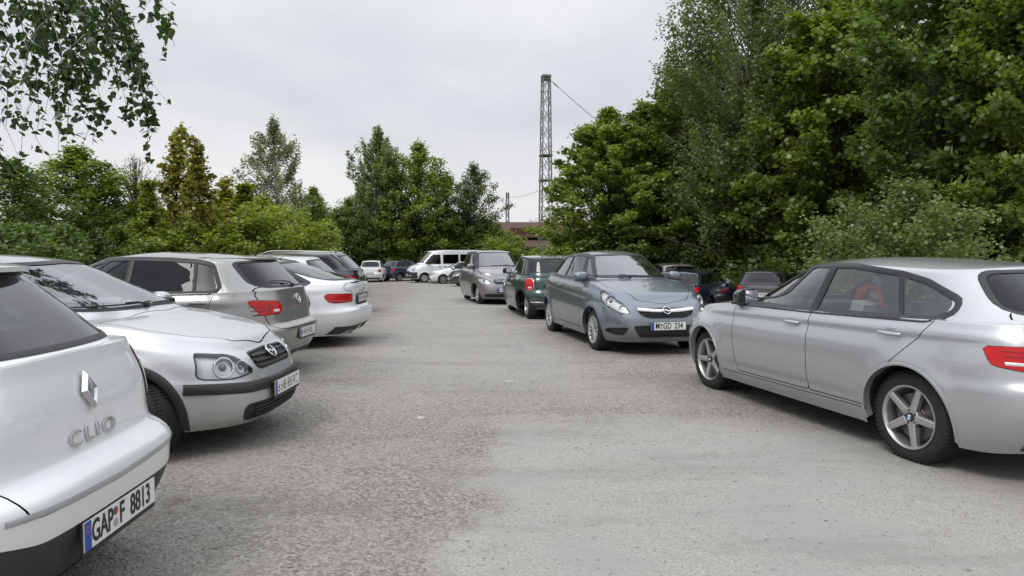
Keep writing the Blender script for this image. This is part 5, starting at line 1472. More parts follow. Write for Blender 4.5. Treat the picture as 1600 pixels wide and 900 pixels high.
def tree_meshes(seed, h, prof, tips, leafsize, leaves, lmat, bmat='bark', shape='rhomb', trunk_r=None, rise=.5, hang=0.0, spread=.16, zs=.5, flat=.55, stems=1, rough=.35, tip_len=.9, gaps=.0, clusters=7):
    """trunk(s) with limbs reaching to tips inside an uneven envelope (prof: height fraction -> half-width in m);
    leaves sit along the outer part of every limb"""
    r = random.Random(seed); mb = MB(); tr = trunk_r or h * .014
    ps = []
    for st in range(stems):
        path = [Vector((0, 0, -.15))]; d = Vector((r.uniform(-.16, .16) * (stems > 1), r.uniform(-.16, .16) * (stems > 1), 1)).normalized(); n = 10
        for k in range(n):
            d = (d + Vector((r.uniform(-.05, .05), r.uniform(-.05, .05), .02))).normalized(); path.append(path[-1] + d * (h * (.96 - .12 * st) / n))
        mb.tube(path, [tr * (1.25 if k == 0 else 1) * (1 - k / (n + .6)) + .006 for k in range(n + 1)], 8); ps.append(path)
    # lobes push the envelope in and out
    lobes = [(r.uniform(0, 6.28), r.uniform(0, 1), r.uniform(-1, 1) * rough) for _ in range(clusters * 2)]
    def env(a, u):
        w = float(sm_interp(prof, u)); k = 0
        for (la, lu, lv) in lobes:
            da = (a - la + PI) % (2 * PI) - PI; k += lv * math.exp(-(da / .7)**2 - ((u - lu) / .13)**2)
        return max(.12, w * (1 + k))
    P = []; per = leaves / tips
    for i in range(tips):
        path = ps[i % stems]
        u = (i + r.random()) / tips; u = .02 + .98 * u; a = i * 2.39996 + r.uniform(-.4, .4)
        f = r.random()**.42
        w = env(a, u) * f
        z = u * h; tt = max(.04, min(.97, u - w * rise / h)) if u < .97 else .95
        tk = tt * 10; k0 = min(9, int(tk)); base = path[k0].lerp(path[k0 + 1], tk - k0)
        axis = path[min(10, int(u * 10))]
        tip = Vector((axis.x * .9 + math.cos(a) * w, axis.y * .9 + math.sin(a) * w, z + r.gauss(0, .12)))
        if u > .93: tip = Vector((axis.x + r.gauss(0, .12), axis.y + r.gauss(0, .12), z + r.uniform(0, .25)))
        mid = base.lerp(tip, .55) + Vector((r.gauss(0, .05), r.gauss(0, .05), .10 * (tip - base).length))
        cps = [base, base.lerp(mid, .5) + Vector((0, 0, .02)), mid, mid.lerp(tip, .5) + Vector((0, 0, .03)), tip]
        L_ = (tip - base).length
        rr = .005 + .008 * min(3, L_)
        mb.tube(cps, [rr, rr * .75, rr * .5, rr * .32, .004], 4)
        tone = r.random() * .7 + .15 + .12 * (f - .5); nl = int(per * r.uniform(.45, 1.55) * (.35 + .65 * min(1, w / .8 + .3)))
        if r.random() < gaps: nl //= 5
        ol = min(1.0, tip_len / max(L_, .2))
        dirn = (tip - mid).normalized()
        for j in range(nl):
            q = 1 - ol * r.random()**1.25; kk = q * 4; k1 = min(3, int(kk)); p = cps[k1].lerp(cps[k1 + 1], kk - k1)
            s_ = spread * (1.25 - .65 * q)
            if hang > 0:
                dz = -hang * r.random()**1.4; sx_ = s_ * .8
                p = p + Vector((r.gauss(0, sx_), r.gauss(0, sx_), dz + r.gauss(0, .05)))
            else: p = p + Vector((r.gauss(0, s_), r.gauss(0, s_), r.gauss(0, s_ * zs)))
            P.append((tuple(p), tone + r.gauss(0, .08), None))
    lm = make_leaves(P, leafsize, shape, seed, lmat, droop=.6 if hang else 0, flat=flat)
    wm = bpy.data.meshes.new('trunk'); wm.from_pydata(mb.V, [], mb.F); wm.update(); wm.polygons.foreach_set('use_smooth', [True] * len(wm.polygons)); wm.materials.append(MATS[bmat])
    return wm, lm

def plant_tree(name, label, cat, meshes, x, y, rz=0, s=1.0, sz=None, group=None, z=None):
    t = thing(name, label, cat, (x, y, gz(x, y) if z is None else z), rz, group); t.scale = (s, s, sz or s)
    a = bpy.data.objects.new('trunk', meshes[0]); col.objects.link(a); a.parent = t
    b_ = bpy.data.objects.new('crown', meshes[1]); col.objects.link(b_); b_.parent = t
    return t
# ---------------------------------------------------------------- the tree kinds
OV = [(0, 1.2), (.15, 2.5), (.4, 3.1), (.65, 2.9), (.82, 2.2), (.93, 1.3), (1, .5)]
M_maple = [tree_meshes(11, 8.4, OV, 360, .115, 62000, 'maple_leaves', shape='maple', spread=.22, zs=.62, flat=.6, rough=.5),
           tree_meshes(12, 9.6, [(a_, b_ * 1.12) for a_, b_ in OV], 430, .115, 74000, 'maple_leaves', shape='maple', spread=.24, zs=.62, flat=.6, rough=.55),
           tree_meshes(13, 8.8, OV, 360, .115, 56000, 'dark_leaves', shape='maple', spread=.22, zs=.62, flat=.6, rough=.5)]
BR = [(0, .5), (.12, 1.1), (.35, 1.9), (.6, 2.0), (.8, 1.5), (.93, .9), (1, .25)]
M_birch = [tree_meshes(21, 13.5, [(0, 1.5), (.2, 2.6), (.5, 3.4), (.8, 2.6), (1, .6)], 420, .082, 120000, 'birch_leaves', bmat='birch_bark', hang=.9, spread=.13, flat=.2, rise=1.0, rough=.6, gaps=.05, tip_len=1.6),
           tree_meshes(22, 11, BR, 230, .105, 26000, 'olive_leaves', bmat='birch_bark', hang=.55, spread=.13, flat=.2, rise=1.1, rough=.8, gaps=.2, tip_len=.9),
           tree_meshes(23, 11, BR, 220, .135, 22000, 'birch_leaves', bmat='birch_bark', hang=.5, spread=.14, flat=.2, rise=1.1, rough=.8, gaps=.2, tip_len=.9, stems=2)]
MI = [(0, 1.8), (.2, 2.7), (.45, 2.9), (.65, 2.6), (.82, 1.9), (.93, 1.1), (1, .4)]
M_mid = [tree_meshes(31, 9.5, MI, 280, .15, 30000, 'maple_leaves', spread=.25, zs=.8, rough=.7, gaps=.12, rise=.7),
         tree_meshes(32, 9.0, [(a_, b_ * .9) for a_, b_ in MI], 220, .15, 21000, 'dark_leaves', spread=.25, zs=.8, rough=.8, gaps=.2, rise=.7)]
YO = [(0, 1.0), (.2, 1.25), (.45, 1.05), (.65, .75), (.8, .42), (1, .10)]
M_young = [tree_meshes(41, 6.2, YO, 120, .12, 9500, 'young_leaves', shape='maple', spread=.12, zs=.7, rough=.6, rise=1.3, gaps=.15, tip_len=.6),
           tree_meshes(42, 6.2, YO, 110, .12, 8000, 'rusty_leaves', shape='maple', spread=.12, zs=.7, rough=.6, rise=1.3, gaps=.15, tip_len=.6)]
BU = [(0, 1.9), (.3, 2.1), (.7, 1.7), (1, .5)]
M_bush = [tree_meshes(50 + i, 3.1, BU, 110, ls, nl, mt, spread=.20, zs=.8, rough=.5, rise=.8, stems=3) for i, (ls, nl, mt) in enumerate(((.12, 12000, 'dark_leaves'), (.12, 13000, 'maple_leaves'), (.12, 12500, 'young_leaves'), (.08, 22000, 'birch_leaves')))]
M_bare = [tree_meshes(61, 6.0, [(0, .2), (.3, 1.5), (.7, 1.7), (1, .6)], 300, .05, 5000, 'bare_twigs', spread=.08, zs=1, rise=1.2, stems=2)]

def T(kind, i, name, label, cat, px, Y, top, group, rz=None, wide=1.0):
    """a tree at depth Y whose tip reaches the height seen"""
    X = (px - 800) / 1060 * Y; g = gz(X, Y)
    ms = kind[i]; h0 = max(v.co.z for v in ms[0].vertices) + .25
    h = 1.45 + (395 - top) * Y / 1060 - g; s = h / h0
    return plant_tree(name, label, cat, ms, X, Y, (px * 1.7 + Y) % 6.28 if rz is None else rz, s * wide, s, group)

GR = 'broad trees along the right edge of the car park'
T(M_maple, 0, 'maple_tree', 'leafy green maple just right of the tall lattice mast, first of the right-hand trees', 'tree', 950, 30, 165, GR)
T(M_maple, 1, 'maple_tree', 'broad mid green maple above the slate hatchback, in front of the tall birch', 'tree', 1060, 31, 128, GR)
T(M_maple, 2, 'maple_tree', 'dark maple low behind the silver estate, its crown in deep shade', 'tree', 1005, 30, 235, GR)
T(M_birch, 0, 'birch_tree', 'tall loose birch rising out of the picture above the right-hand maples', 'tree', 1170, 27, -230, GR, 1.0, 1.05)
T(M_maple, 1, 'maple_tree', 'large maple overhanging the dark saloon and the blue coupe', 'tree', 1300, 24, -40, GR, 2.2, .9)
T(M_maple, 0, 'maple_tree', 'bright green maple with layered twigs above the silver car roof', 'tree', 1190, 27.5, 165, GR, 4.0, 1.1)
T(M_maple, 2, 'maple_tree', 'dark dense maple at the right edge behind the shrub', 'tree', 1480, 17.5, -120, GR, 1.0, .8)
T(M_maple, 1, 'maple_tree', 'tall maple cut by the right border of the picture', 'tree', 1620, 15.5, -160, GR, 3.0, .75)
T(M_bush, 3, 'shrub', 'grey green shrub with fine leaves just above the silver car roof on the right', 'shrub', 1425, 13.2, 268, 'shrubs on the right edge', 1.0, 1.05)
T(M_maple, 2, 'maple_tree', 'shaded maple filling the gap between birch and layered maple', 'tree', 1360, 28, 40, GR, 5.0, 1.1)
T(M_maple, 0, 'maple_tree', 'maple half hidden behind the birch stem on the right', 'tree', 1130, 34, 60, GR, .6)
T(M_maple, 2, 'maple_tree', 'dark maple deep in the stand behind the grey green shrub', 'tree', 1560, 23, -20, GR, 2.6, 1.1)
for k, (px, Y, top, i) in enumerate(((905, 29, 352, 1), (960, 29, 330, 0), (1015, 32, 335, 0), (1075, 33, 345, 1), (1130, 30, 330, 0), (1190, 28, 345, 0), (1250, 26, 335, 1), (1310, 21.5, 330, 0), (1380, 19, 325, 0), (1460, 17, 320, 1), (1540, 16, 320, 0), (1230, 27, 250, 0), (1090, 33, 250, 0), (1000, 33, 260, 1), (1380, 25, 240, 0), (1500, 22, 250, 0), (1620, 19, 250, 0))):
    T(M_bush, i, 'bush', 'dark leafy bush of the understorey below the right-hand trees', 'bush', px, Y, top, 'understorey bushes below the right-hand trees', None, 1.25 if k < 11 else .9)

GC = 'trees across the far end of the car park'
T(M_birch, 2, 'birch_tree', 'thin-topped birch, tallest and leftmost of the pair at the far end', 'tree', 580, 59, 198, GC, 1.0, .95)
T(M_birch, 2, 'birch_tree', 'second birch of the far pair, just right of the tallest one', 'tree', 614, 60, 192, GC, 3.5, .95)
T(M_mid, 0, 'broadleaf_tree', 'wide green tree behind the white van with its crown sloping down to the right', 'tree', 652, 60, 222, GC, 2.0, 1.1)
T(M_mid, 1, 'broadleaf_tree', 'dark tree between the wide green tree and the thin pole', 'tree', 744, 60, 252, GC, .4, .85)
T(M_mid, 0, 'broadleaf_tree', 'low green tree behind the row at the far end, left of the wide one', 'tree', 558, 61, 290, GC, 4.2, 1.2)
T(M_mid, 1, 'broadleaf_tree', 'dark green tree filling in between the far birches and the van', 'tree', 605, 62, 262, GC, 5.2, 1.3)
T(M_mid, 1, 'broadleaf_tree', 'dark green tree directly behind the roof of the white van', 'tree', 697, 62, 270, GC, 5.8, 1.2)
for k, (px, Y, top, i) in enumerate(((470, 60, 330, 0), (500, 61, 318, 0), (530, 60, 322, 0), (455, 56, 345, 1), (515, 59, 345, 1), (560, 59, 340, 0), (600, 61, 335, 1), (640, 62, 330, 0), (680, 63, 335, 1), (720, 62, 325, 0), (762, 61, 330, 1), (786, 59, 352, 1), (812, 60, 388, 2), (838, 58, 386, 2), (866, 54, 365, 1), (882, 50, 358, 1), (888, 44, 350, 1), (772, 57, 368, 2), (540, 58, 368, 0), (480, 54, 372, 0), (585, 60, 365, 0), (660, 60, 362, 1), (740, 60, 362, 0))):
    T(M_bush, i, 'bush', 'green bush in the thicket closing off the far end of the car park', 'bush', px, Y, top, 'bushes closing off the far end', None, 1.0)

GL = 'trees along the left edge of the car park'
T(M_mid, 0, 'broadleaf_tree', 'rounded dark green tree at far left below the hanging birch twigs', 'tree', 150, 21, 228, GL, 1.2, 1.6)
T(M_mid, 1, 'broadleaf_tree', 'dark tree at the left border, lowest of the left-hand trees', 'tree', 30, 17, 248, GL, 3.3, 1.5)
T(M_bare, 0, 'bare_tree', 'bare pale tree showing through behind the green crown at left', 'tree', 215, 30, 232, GL, 0, 1.6)
T(M_young, 0, 'young_tree', 'pale yellow green sapling left of the two rusty ones', 'tree', 236, 20, 275, 'young maples on the left edge', 1.1, 1.1)
T(M_young, 1, 'young_tree', 'taller rusty yellow young maple on the left edge', 'tree', 266, 22, 190, 'young maples on the left edge', 2.0, .95)
T(M_young, 1, 'young_tree', 'shorter rusty yellow young maple, right of the taller one', 'tree', 326, 21, 206, 'young maples on the left edge', 5.0, .95)
T(M_birch, 1, 'birch_tree', 'pale grey green birch standing alone above the bushes on the left', 'tree', 432, 35, 172, GL, 2.2, 1.25)
T(M_young, 0, 'young_tree', 'low bright green young maple beside the lone birch', 'tree', 378, 24, 280, 'young maples on the left edge', .3, 1.5)
T(M_young, 1, 'young_tree', 'low orange tinged young maple between the saplings and the lone birch', 'tree', 348, 25, 270, 'young maples on the left edge', 3.3, 1.4)
T(M_mid, 0, 'broadleaf_tree', 'olive green tree behind the roof of the white fastback', 'tree', 482, 52, 290, GL, 3.0, 1.1)
for k, (px, Y, top, i) in enumerate(((140, 18, 352, 0), (190, 19, 345, 1), (235, 20, 352, 2), (285, 20.5, 340, 2), (335, 21, 338, 2), (385, 22, 312, 2), (430, 24, 315, 2), (465, 28, 340, 1), (90, 15, 345, 0), (30, 13, 340, 0), (-40, 12, 330, 0), (170, 26, 315, 0), (235, 28, 335, 0), (300, 30, 310, 2), (360, 30, 290, 2), (415, 32, 300, 1), (455, 34, 325, 1))):
    T(M_bush, i, 'bush', 'bright or dark green bush along the left edge behind the parked row', 'bush', px, Y, top, 'bushes along the left edge', None, 1.1)
T(M_bare, 0, 'bare_tree', 'small reddish bare tree behind the brick red house', 'tree', 838, 84, 338, GC, 1.0, 1.4)

# a far-off wood closes the horizon behind everything
def far_wood():
    r = random.Random(3); P = []
    for (x0, y0, x1, y1, h) in ((-60, 60, -4, 92, 6.5), (9, 60, 60, 50, 8), (-42, 12, -30, 62, 7), (25, 10, 50, 52, 9)):
        L_ = math.dist((x0, y0), (x1, y1))
        for k in range(int(L_ * 260)):
            t = r.random(); x = x0 + (x1 - x0) * t; y = y0 + (y1 - y0) * t
            hh = h * (.62 + .25 * math.sin(x * .5 + y * .3) + .15 * math.sin(x * 1.7)); z = -.7 + hh * r.random()**.8
            P.append(((x + r.gauss(0, 1.4), y + r.gauss(0, 1.4), z), .3 + .4 * r.random(), None))
    me = make_leaves(P, .55, 'rhomb', 9, 'dark_leaves', name='far_wood'); o = bpy.data.objects.new('far_wood', me); col.objects.link(o)
    o['kind'] = 'stuff'; o['label'] = 'dark far-off wood closing the horizon'
far_wood()

# ---------------------------------------------------------------- birch whose twigs hang into the picture
def hanging_birch():
    r = random.Random(77); t = thing('birch_tree', 'near birch at top left whose dark leafy twigs hang down in front of the sky', 'tree', (-7.6, 7.0, gz(-7.6, 7)), 0)
    W_ = MB(); W_.tube([(0, 0, -.1), (.05, 0, 2), (.1, -.1, 4), (.3, -.2, 6), (.3, -.1, 8.5)], [.16, .14, .12, .09, .04], 10)
    o0 = Vector(t.location); P = []
    for (a, b_) in (((.1, -.1, 3.9), (-4.6, 5.4, 4.75)), ((.1, -.1, 4.4), (-3.3, 6.2, 4.9)), ((.1, 0, 4.0), (-5.0, 6.6, 4.6))):
        e = Vector(b_) - o0; a = Vector(a); W_.tube([a, a.lerp(e, .35) + Vector((0, 0, .35)), a.lerp(e, .7) + Vector((0, 0, .25)), e], [.05, .035, .022, .01], 6)
    # strands: (x where it leaves the top, x and y of its tip) in the view from the lane, at a depth
    S_ = [(196, 280, 76, 5.6), (205, 272, 50, 5.9), (150, 240, 236, 5.7), (150, 246, 208, 5.9), (165, 215, 100, 5.6), (120, 226, 168, 5.5), (120, 205, 196, 6.1), (105, 190, 150, 5.4), (100, 172, 205, 5.8),
          (90, 150, 228, 6.0), (90, 160, 120, 5.3), (80, 140, 250, 5.9), (60, 120, 215, 5.5), (50, 100, 262, 6.1), (40, 95, 180, 5.6), (30, 70, 240, 5.9), (20, 60, 150, 5.4), (0, 40, 265, 6.0), (-20, 20, 200, 5.7), (-30, 5, 250, 5.5), (10, 130, 150, 6.3), (60, 150, 60, 6.2), (0, 80, 90, 5.9), (110, 185, 30, 5.7), (-40, -10, 180, 6.0), (140, 200, 60, 6.4), (130, 235, 130, 6.0)]
    def at(px, py, Y): return Vector(((px - 800) / 1060 * Y, Y, 1.45 + (395 - py) / 1060 * Y)) - o0
    for (x0, x1, y1, Y) in S_:
        a = at(x0, -70, Y + .1); e = at(x1, y1, Y); pts = []
        for k in range(15):
            u = k / 14; p = a.lerp(e, u); p.x = a.x + (e.x - a.x) * (1 - (1 - u)**1.7) ; p += Vector((r.uniform(-.02, .02), r.uniform(-.06, .06), 0)); pts.append(p)
        W_.tube(pts, [.005 - .003 * k / 14 for k in range(15)], 4)
        ln = (e - a).length
        dens_ = 1.15 if x1 > 130 else .95
        for k in range(int(ln * 9 * dens_)):
            u = r.random()**.8; i = min(13, int(u * 14)); p = pts[i].lerp(pts[i + 1], u * 14 - i)
            for m_ in range(r.randint(3, 9)):
                q = p + Vector((r.gauss(0, .026), r.gauss(0, .035), r.gauss(-.02, .04))); P.append((tuple(q), r.random() * .6, None))
        for j in range(4):                                        # side twigs
            u = r.uniform(.25, .95); i = int(u * 13); p = pts[i]; q = p + Vector((r.uniform(-.2, .22), r.uniform(-.2, .2), -r.uniform(.12, .4)))
            W_.tube([p, p.lerp(q, .5) + Vector((0, 0, .03)), q], [.003, .002, .0015], 3)
            for m_ in range(int(6 * dens_)):
                v = p.lerp(q, r.random()); P.append((tuple(v + Vector((r.gauss(0, .03), r.gauss(0, .03), r.gauss(-.02, .03)))), r.random() * .7, None))
    # the rest of its crown, above and beside the picture
    for k in range(5200):
        v = rvec(r) * (r.random()**.4); P.append(((v.x * 2.2, v.y * 2.2, 6.9 + v.z * 2.0), r.random(), None))
    me = make_leaves(P, .060, 'ovate', 7, 'hanging_leaves', droop=.9, flat=.1)
    c_ = bpy.data.objects.new('crown', me); col.objects.link(c_); c_.parent = t
    W_.build('trunk', 'birch_bark', t, smooth=True)
hanging_birch()

# ---------------------------------------------------------------- lattice masts
simple('galvanised', (.16, .155, .15), .6, .35, noise=.5, nscale=6)
simple('wire', (.05, .05, .05), .5, .5)
simple('insulator', (.25, .2, .17), .4)
def mast(x, y, top, w0, w1, label, z0=None):
    z0 = gz(x, y) if z0 is None else z0
    t = thing('lattice_mast', label, 'mast', (x, y, z0), R(14), None); H = top - z0
    L4 = MB(); Br = MB(); n = int(H / 1.0)
    def c(k, i, z=None):
        h = H * k / n; w = (w0 + (w1 - w0) * k / n) / 2; s = ((1, 1), (-1, 1), (-1, -1), (1, -1))[i % 4]; return Vector((s[0] * w, s[1] * w, h))
    for i in range(4): L4.bar(c(0, i), c(n, i), .045, 4, .036)
    for k in range(n):
        for i in range(4):
            Br.bar(c(k, i), c(k + 1, i + 1), .020, 4); Br.bar(c(k, i + 1), c(k + 1, i), .020, 4)
            if k % 4 == 0: Br.bar(c(k, i), c(k, i + 1), .025, 4)
    L4.build('mast_legs', 'galvanised', t); Br.build('bracing', 'galvanised', t)
    m_ = MB(); m_.box((0, 0, H - .04), (w1 + .08, w1 + .08, .14)); m_.box((0, 0, H - .25), (w1 + .06, w1 + .06, .06)); m_.build('mast_head', 'galvanised', t)
    for hh in (.50, .62):
        b_ = MB(); w = w0 + (w1 - w0) * hh; b_.box((0, 0, H * hh), (w + .14, w + .14, .09)); b_.build('collar', 'galvanised', t)
    f = MB(); f.box((0, 0, .15), (w0 + .5, w0 + .5, .5)); f.build('foundation', 'stone', t)
    return t, H
mast(2.22, 45, 13.0, .80, .48, 'tall steel lattice mast standing against the sky left of the right-hand trees')
mast(-.55, 84, 8.8, .40, .30, 'short distant lattice mast between the far trees and the red house')
def wire(a, b_, sag, r, label, name='overhead_wire', ins=None):
    t = thing(name, label, 'wire', a)
    a = Vector(a); b_ = Vector(b_); m_ = MB(); pts = []
    for k in range(21):
        u = k / 20; p = a.lerp(b_, u); p.z -= sag * 4 * u * (1 - u); pts.append(p - a)
    m_.tube(pts, r, 5); m_.build('cable', 'wire', t)
    if ins:
        i_ = MB(); p = pts[0].lerp(pts[1], .4); d_ = (pts[1] - pts[0]).normalized()
        for k in range(5): q = p + d_ * .09 * k; i_.bar(q, q + d_ * .05, .06, 8, .045)
        i_.build('insulator', 'insulator', t, smooth=True)
wire((2.55, 45, 12.7), (10.5, 44, 6.2), .25, .018, 'dark cable slanting down from the top of the tall mast into the trees', ins=True)
wire((2.5, 45, 5.9), (-.55, 84, 8.4), .35, .016, 'thin cable strung between the tall mast and the distant short mast')
wire((2.6, 45, 8.1), (9, 42, 7.5), .15, .012, 'thin cable leaving the middle of the tall mast to the right')

# ---------------------------------------------------------------- the red house far behind
def house():
    m, N, L, b = nmat('roof_tiles')
    tc = N.new('ShaderNodeTexCoord'); br = N.new('ShaderNodeTexBrick'); br.inputs['Scale'].default_value = 3.2; br.inputs['Color1'].default_value = (.085, .042, .032, 1); br.inputs['Color2'].default_value = (.12, .062, .048, 1); br.inputs['Mortar'].default_value = (.05, .03, .025, 1); br.inputs['Mortar Size'].default_value = .03
    L.new(tc.outputs['Object'], br.inputs[0]); L.new(br.outputs[0], b.inputs['Base Color']); b.inputs['Roughness'].default_value = .85
    m, N, L, b = nmat('brick_wall')
    tc = N.new('ShaderNodeTexCoord'); mp = N.new('ShaderNodeMapping'); mp.inputs['Rotation'].default_value = (R(90), 0, 0); L.new(tc.outputs['Object'], mp.inputs[0])
    br = N.new('ShaderNodeTexBrick'); br.inputs['Scale'].default_value = 4; br.inputs['Color1'].default_value = (.12, .036, .025, 1); br.inputs['Color2'].default_value = (.17, .05, .035, 1); br.inputs['Mortar'].default_value = (.16, .14, .12, 1); br.inputs['Mortar Size'].default_value = .02
    L.new(mp.outputs[0], br.inputs[0]); L.new(br.outputs[0], b.inputs['Base Color']); b.inputs['Roughness'].default_value = .9
    simple('window_pane', (.03, .035, .04), .1); simple('wood_trim', (.09, .035, .02), .7)
    z0 = gz(2, 72); t = thing('brick_house', 'brick red house with brown tiled roof glimpsed between the far trees', 'house', (1.7, 73, z0), R(4))
    def gable(mb, x0, x1, y0, y1, ze, zr, th=.16):
        ym = (y0 + y1) / 2
        V = [(x0, y0, ze), (x1, y0, ze), (x1, ym, zr), (x0, ym, zr), (x0, y1, ze), (x1, y1, ze)]
        V2 = [(a, b_, c - th) for a, b_, c in V]
        mb.add(V + V2, [(0, 1, 2, 3), (3, 2, 5, 4), (6, 9, 8, 7), (9, 10, 11, 8), (0, 6, 7, 1), (4, 5, 11, 10), (0, 3, 9, 6), (3, 4, 10, 9), (1, 7, 8, 2), (2, 8, 11, 5)])
    w = MB(); w.box((0, 0, 1.9), (11, 7, 3.8)); w.add([(-5.5, -3.5, 3.8), (-5.5, 3.5, 3.8), (-5.5, 0, 5.1), (5.5, -3.5, 3.8), (5.5, 3.5, 3.8), (5.5, 0, 5.1)], [(0, 1, 2), (3, 5, 4)]); w.build('wall', 'brick_wall', t)
    rf = MB(); gable(rf, -6, 6, -4.1, 4.1, 3.75, 5.35); ro = rf.build('roof', 'roof_tiles', t)
    c_ = MB(); c_.box((3, .6, 5.3), (.6, .6, 1.3)); c_.build('chimney', 'brick_wall', ro)
    d_ = MB(); d_.box((-.9, -3.0, 4.1), (2.4, 1.6, 1.0)); d_.build('dormer', 'wood_trim', ro)
    p = MB(); p.add([(-3.4, -6.0, 2.7), (3.4, -6.0, 2.7), (3.4, -3.48, 3.5), (-3.4, -3.48, 3.5), (-3.4, -6.0, 2.55), (3.4, -6.0, 2.55), (3.4, -3.48, 3.35), (-3.4, -3.48, 3.35)], [(0, 1, 2, 3), (7, 6, 5, 4), (0, 4, 5, 1), (1, 5, 6, 2), (0, 3, 7, 4)]); p.build('porch_roof', 'roof_tiles', t)
    for x in (-3.1, 0, 3.1):
        q = MB(); q.box((x, -5.8, 1.28), (.16, .16, 2.54)); q.build('porch_post', 'wood_trim', t)
    for x in (-4.4, -1.6, 1.4, 4.4):
        f = MB(); f.box((x, -3.53, 2.0), (1.2, .10, 1.3)); fo = f.build('window', 'wood_trim', t)
        g = MB(); g.box((x, -3.59, 2.0), (1.0, .04, 1.1)); g.build('pane', 'window_pane', fo)
house()

# ---------------------------------------------------------------- the cars
def put(name, label, sp, xy, heading, zoff=0, **kw):
    sp = dict(sp); sp.update(kw)
    z = gz(*xy) + zoff
    return build_car(name, label, sp, (xy[0], xy[1], z), heading)
put('parked_car', 'white hatchback nearest at left, tail with silver diamond emblem and CLIO lettering', CLIO, (-3.49, 2.61), 182)
put('parked_car', 'light silver hatchback with black bumper strip and turned front wheel, nose towards the lane', CORSAC, (-3.87, 5.45), -2)
put('parked_car', 'grey five-door hatchback with bright red tail lights between the silver nose and the white fastback', GOLF, (-4.58, 8.35), 177)
put('parked_car', 'white fastback with a sloping rear window and its number plate in the tailgate, left row', A5, (-4.75, 11.0), 178)
put('parked_car', 'silver hatchback mostly hidden behind the white fastback, dark side windows', hatch(dict(wb=2.65, ro=.74, H=1.41), tail=.20, rake=.55, paint='silver_light_paint', mirrormat='silver_light_paint'), (-5.55, 13.9), 180)
def rails(S, root, sp):
    for sd in (1, -1):
        m_ = MB(); pts = []
        for k in range(21):
            x = .1 - 2.0 * k / 20; h = S.at('T', (x, sd * .56)); 
            if h is None: continue
            e = min(1, k / 1.5, (20 - k) / 1.5); pts.append(Vector(h[0]) + Vector((0, 0, .01 + .035 * e)))
        m_.tube(pts, .014, 8); m_.build('roof_rail', 'hubcap', root, smooth=True)
put('parked_car', 'dark grey estate with silver roof rails and wide red tail light in the left row', hatch(dict(wb=2.8, ro=.95, H=1.50), tail=.16, rake=.38, paint='dark_grey_paint', mirrormat='dark_grey_paint', extra=rails, antenna=(-1.6, 0, .06)), (-6.0, 16.9), 180)
put('parked_car', 'white hatchback at the far end seen straight from behind', hatch(dict(H=1.55, W=.90, lod=0), paint='white_paint', mirrormat='white_paint', wheel='steel'), (-9.95, 48.8), 94)
put('parked_car', 'dark blue car with red tail light between the far white hatchback and the van', hatch(dict(H=1.55, lod=0), paint='navy_paint', mirrormat='navy_paint'), (-7.9, 50.6), 50)
put('parked_van', 'white high-roofed van with dark plastic nose at the far end of the car park', VAN, (-4.75, 47.7), 204)
put('parked_car', 'white car with its nose pointing left in front of the van', hatch(dict(H=1.48, lod=0), paint='white_paint', mirrormat='white_paint'), (-3.35, 44.9), 192)
put('parked_car', 'black car peeping out left of the tall mauve grey compact', hatch(dict(H=1.50, lod=0), paint='black_paint', mirrormat='black_paint'), (-1.60, 39.5), 200)
put('parked_car', 'tall mauve grey compact facing the camera behind the green hatchback', ACLASS, (-.63, 21.35), -75.5)
put('parked_car', 'small dark green hatchback seen from behind with chrome-ringed tail lamps', MINI, (.76, 16.36), 99.2)
put('parked_car', 'slate blue three-door hatchback facing the camera with number plate M GD 234', CORSAD, (1.74, 11.47), -77.8)
put('parked_car', 'taupe silver tall car seen from behind in the shade right of the slate hatchback', hatch(dict(H=1.60, ro=.80), paint='taupe_paint', mirrormat='taupe_paint', backglass='glass_dark'), (6.05, 26.6), 96)
put('parked_car', 'low dark blue car with dark spoked wheel between the slate hatchback and the dark saloon', hatch(dict(H=1.36, wb=2.6, ro=.9, r=.31), tail=.60, rake=.6, paint='navy_paint', mirrormat='navy_paint', wheel='y', rimmat='steel_dark'), (5.55, 20.6), 58)
put('parked_car', 'dark grey saloon seen from behind with white number plate and red lamps', hatch(dict(H=1.40, wb=2.65, ro=1.0), tail=.75, rake=.65, paint='dark_grey_paint', mirrormat='dark_grey_paint', backglass='glass_dark'), (8.5, 22.4), 63)
put('parked_car', 'silver five-door hatchback nearest at right with five-spoke wheels, side-on to the lane', BMW, (3.20, 6.17), 105.2)

# ---------------------------------------------------------------- sky, sun, camera
w = bpy.data.worlds.new('World'); scene.world = w; w.use_nodes = True
nt = w.node_tree; N = nt.nodes; L = nt.links; bg = N['Background']
EL, RO = R(52), R(215)
sk = N.new('ShaderNodeTexSky'); sk.sky_type = 'NISHITA'; sk.sun_disc = False; sk.sun_elevation = EL; sk.sun_rotation = RO; sk.dust_density = 3
tc = N.new('ShaderNodeTexCoord'); sp_ = N.new('ShaderNodeSeparateXYZ'); L.new(tc.outputs['Generated'], sp_.inputs[0])
ad = N.new('ShaderNodeMath'); ad.operation = 'ADD'; ad.inputs[1].default_value = .22; L.new(sp_.outputs['Z'], ad.inputs[0])
mxz = N.new('ShaderNodeMath'); mxz.operation = 'MAXIMUM'; mxz.inputs[1].default_value = .08; L.new(ad.outputs[0], mxz.inputs[0])
dv = N.new('ShaderNodeVectorMath'); dv.operation = 'DIVIDE'; L.new(tc.outputs['Generated'], dv.inputs[0])
cb = N.new('ShaderNodeCombineXYZ'); [L.new(mxz.outputs[0], cb.inputs[i]) for i in range(3)]; L.new(cb.outputs[0], dv.inputs[1])
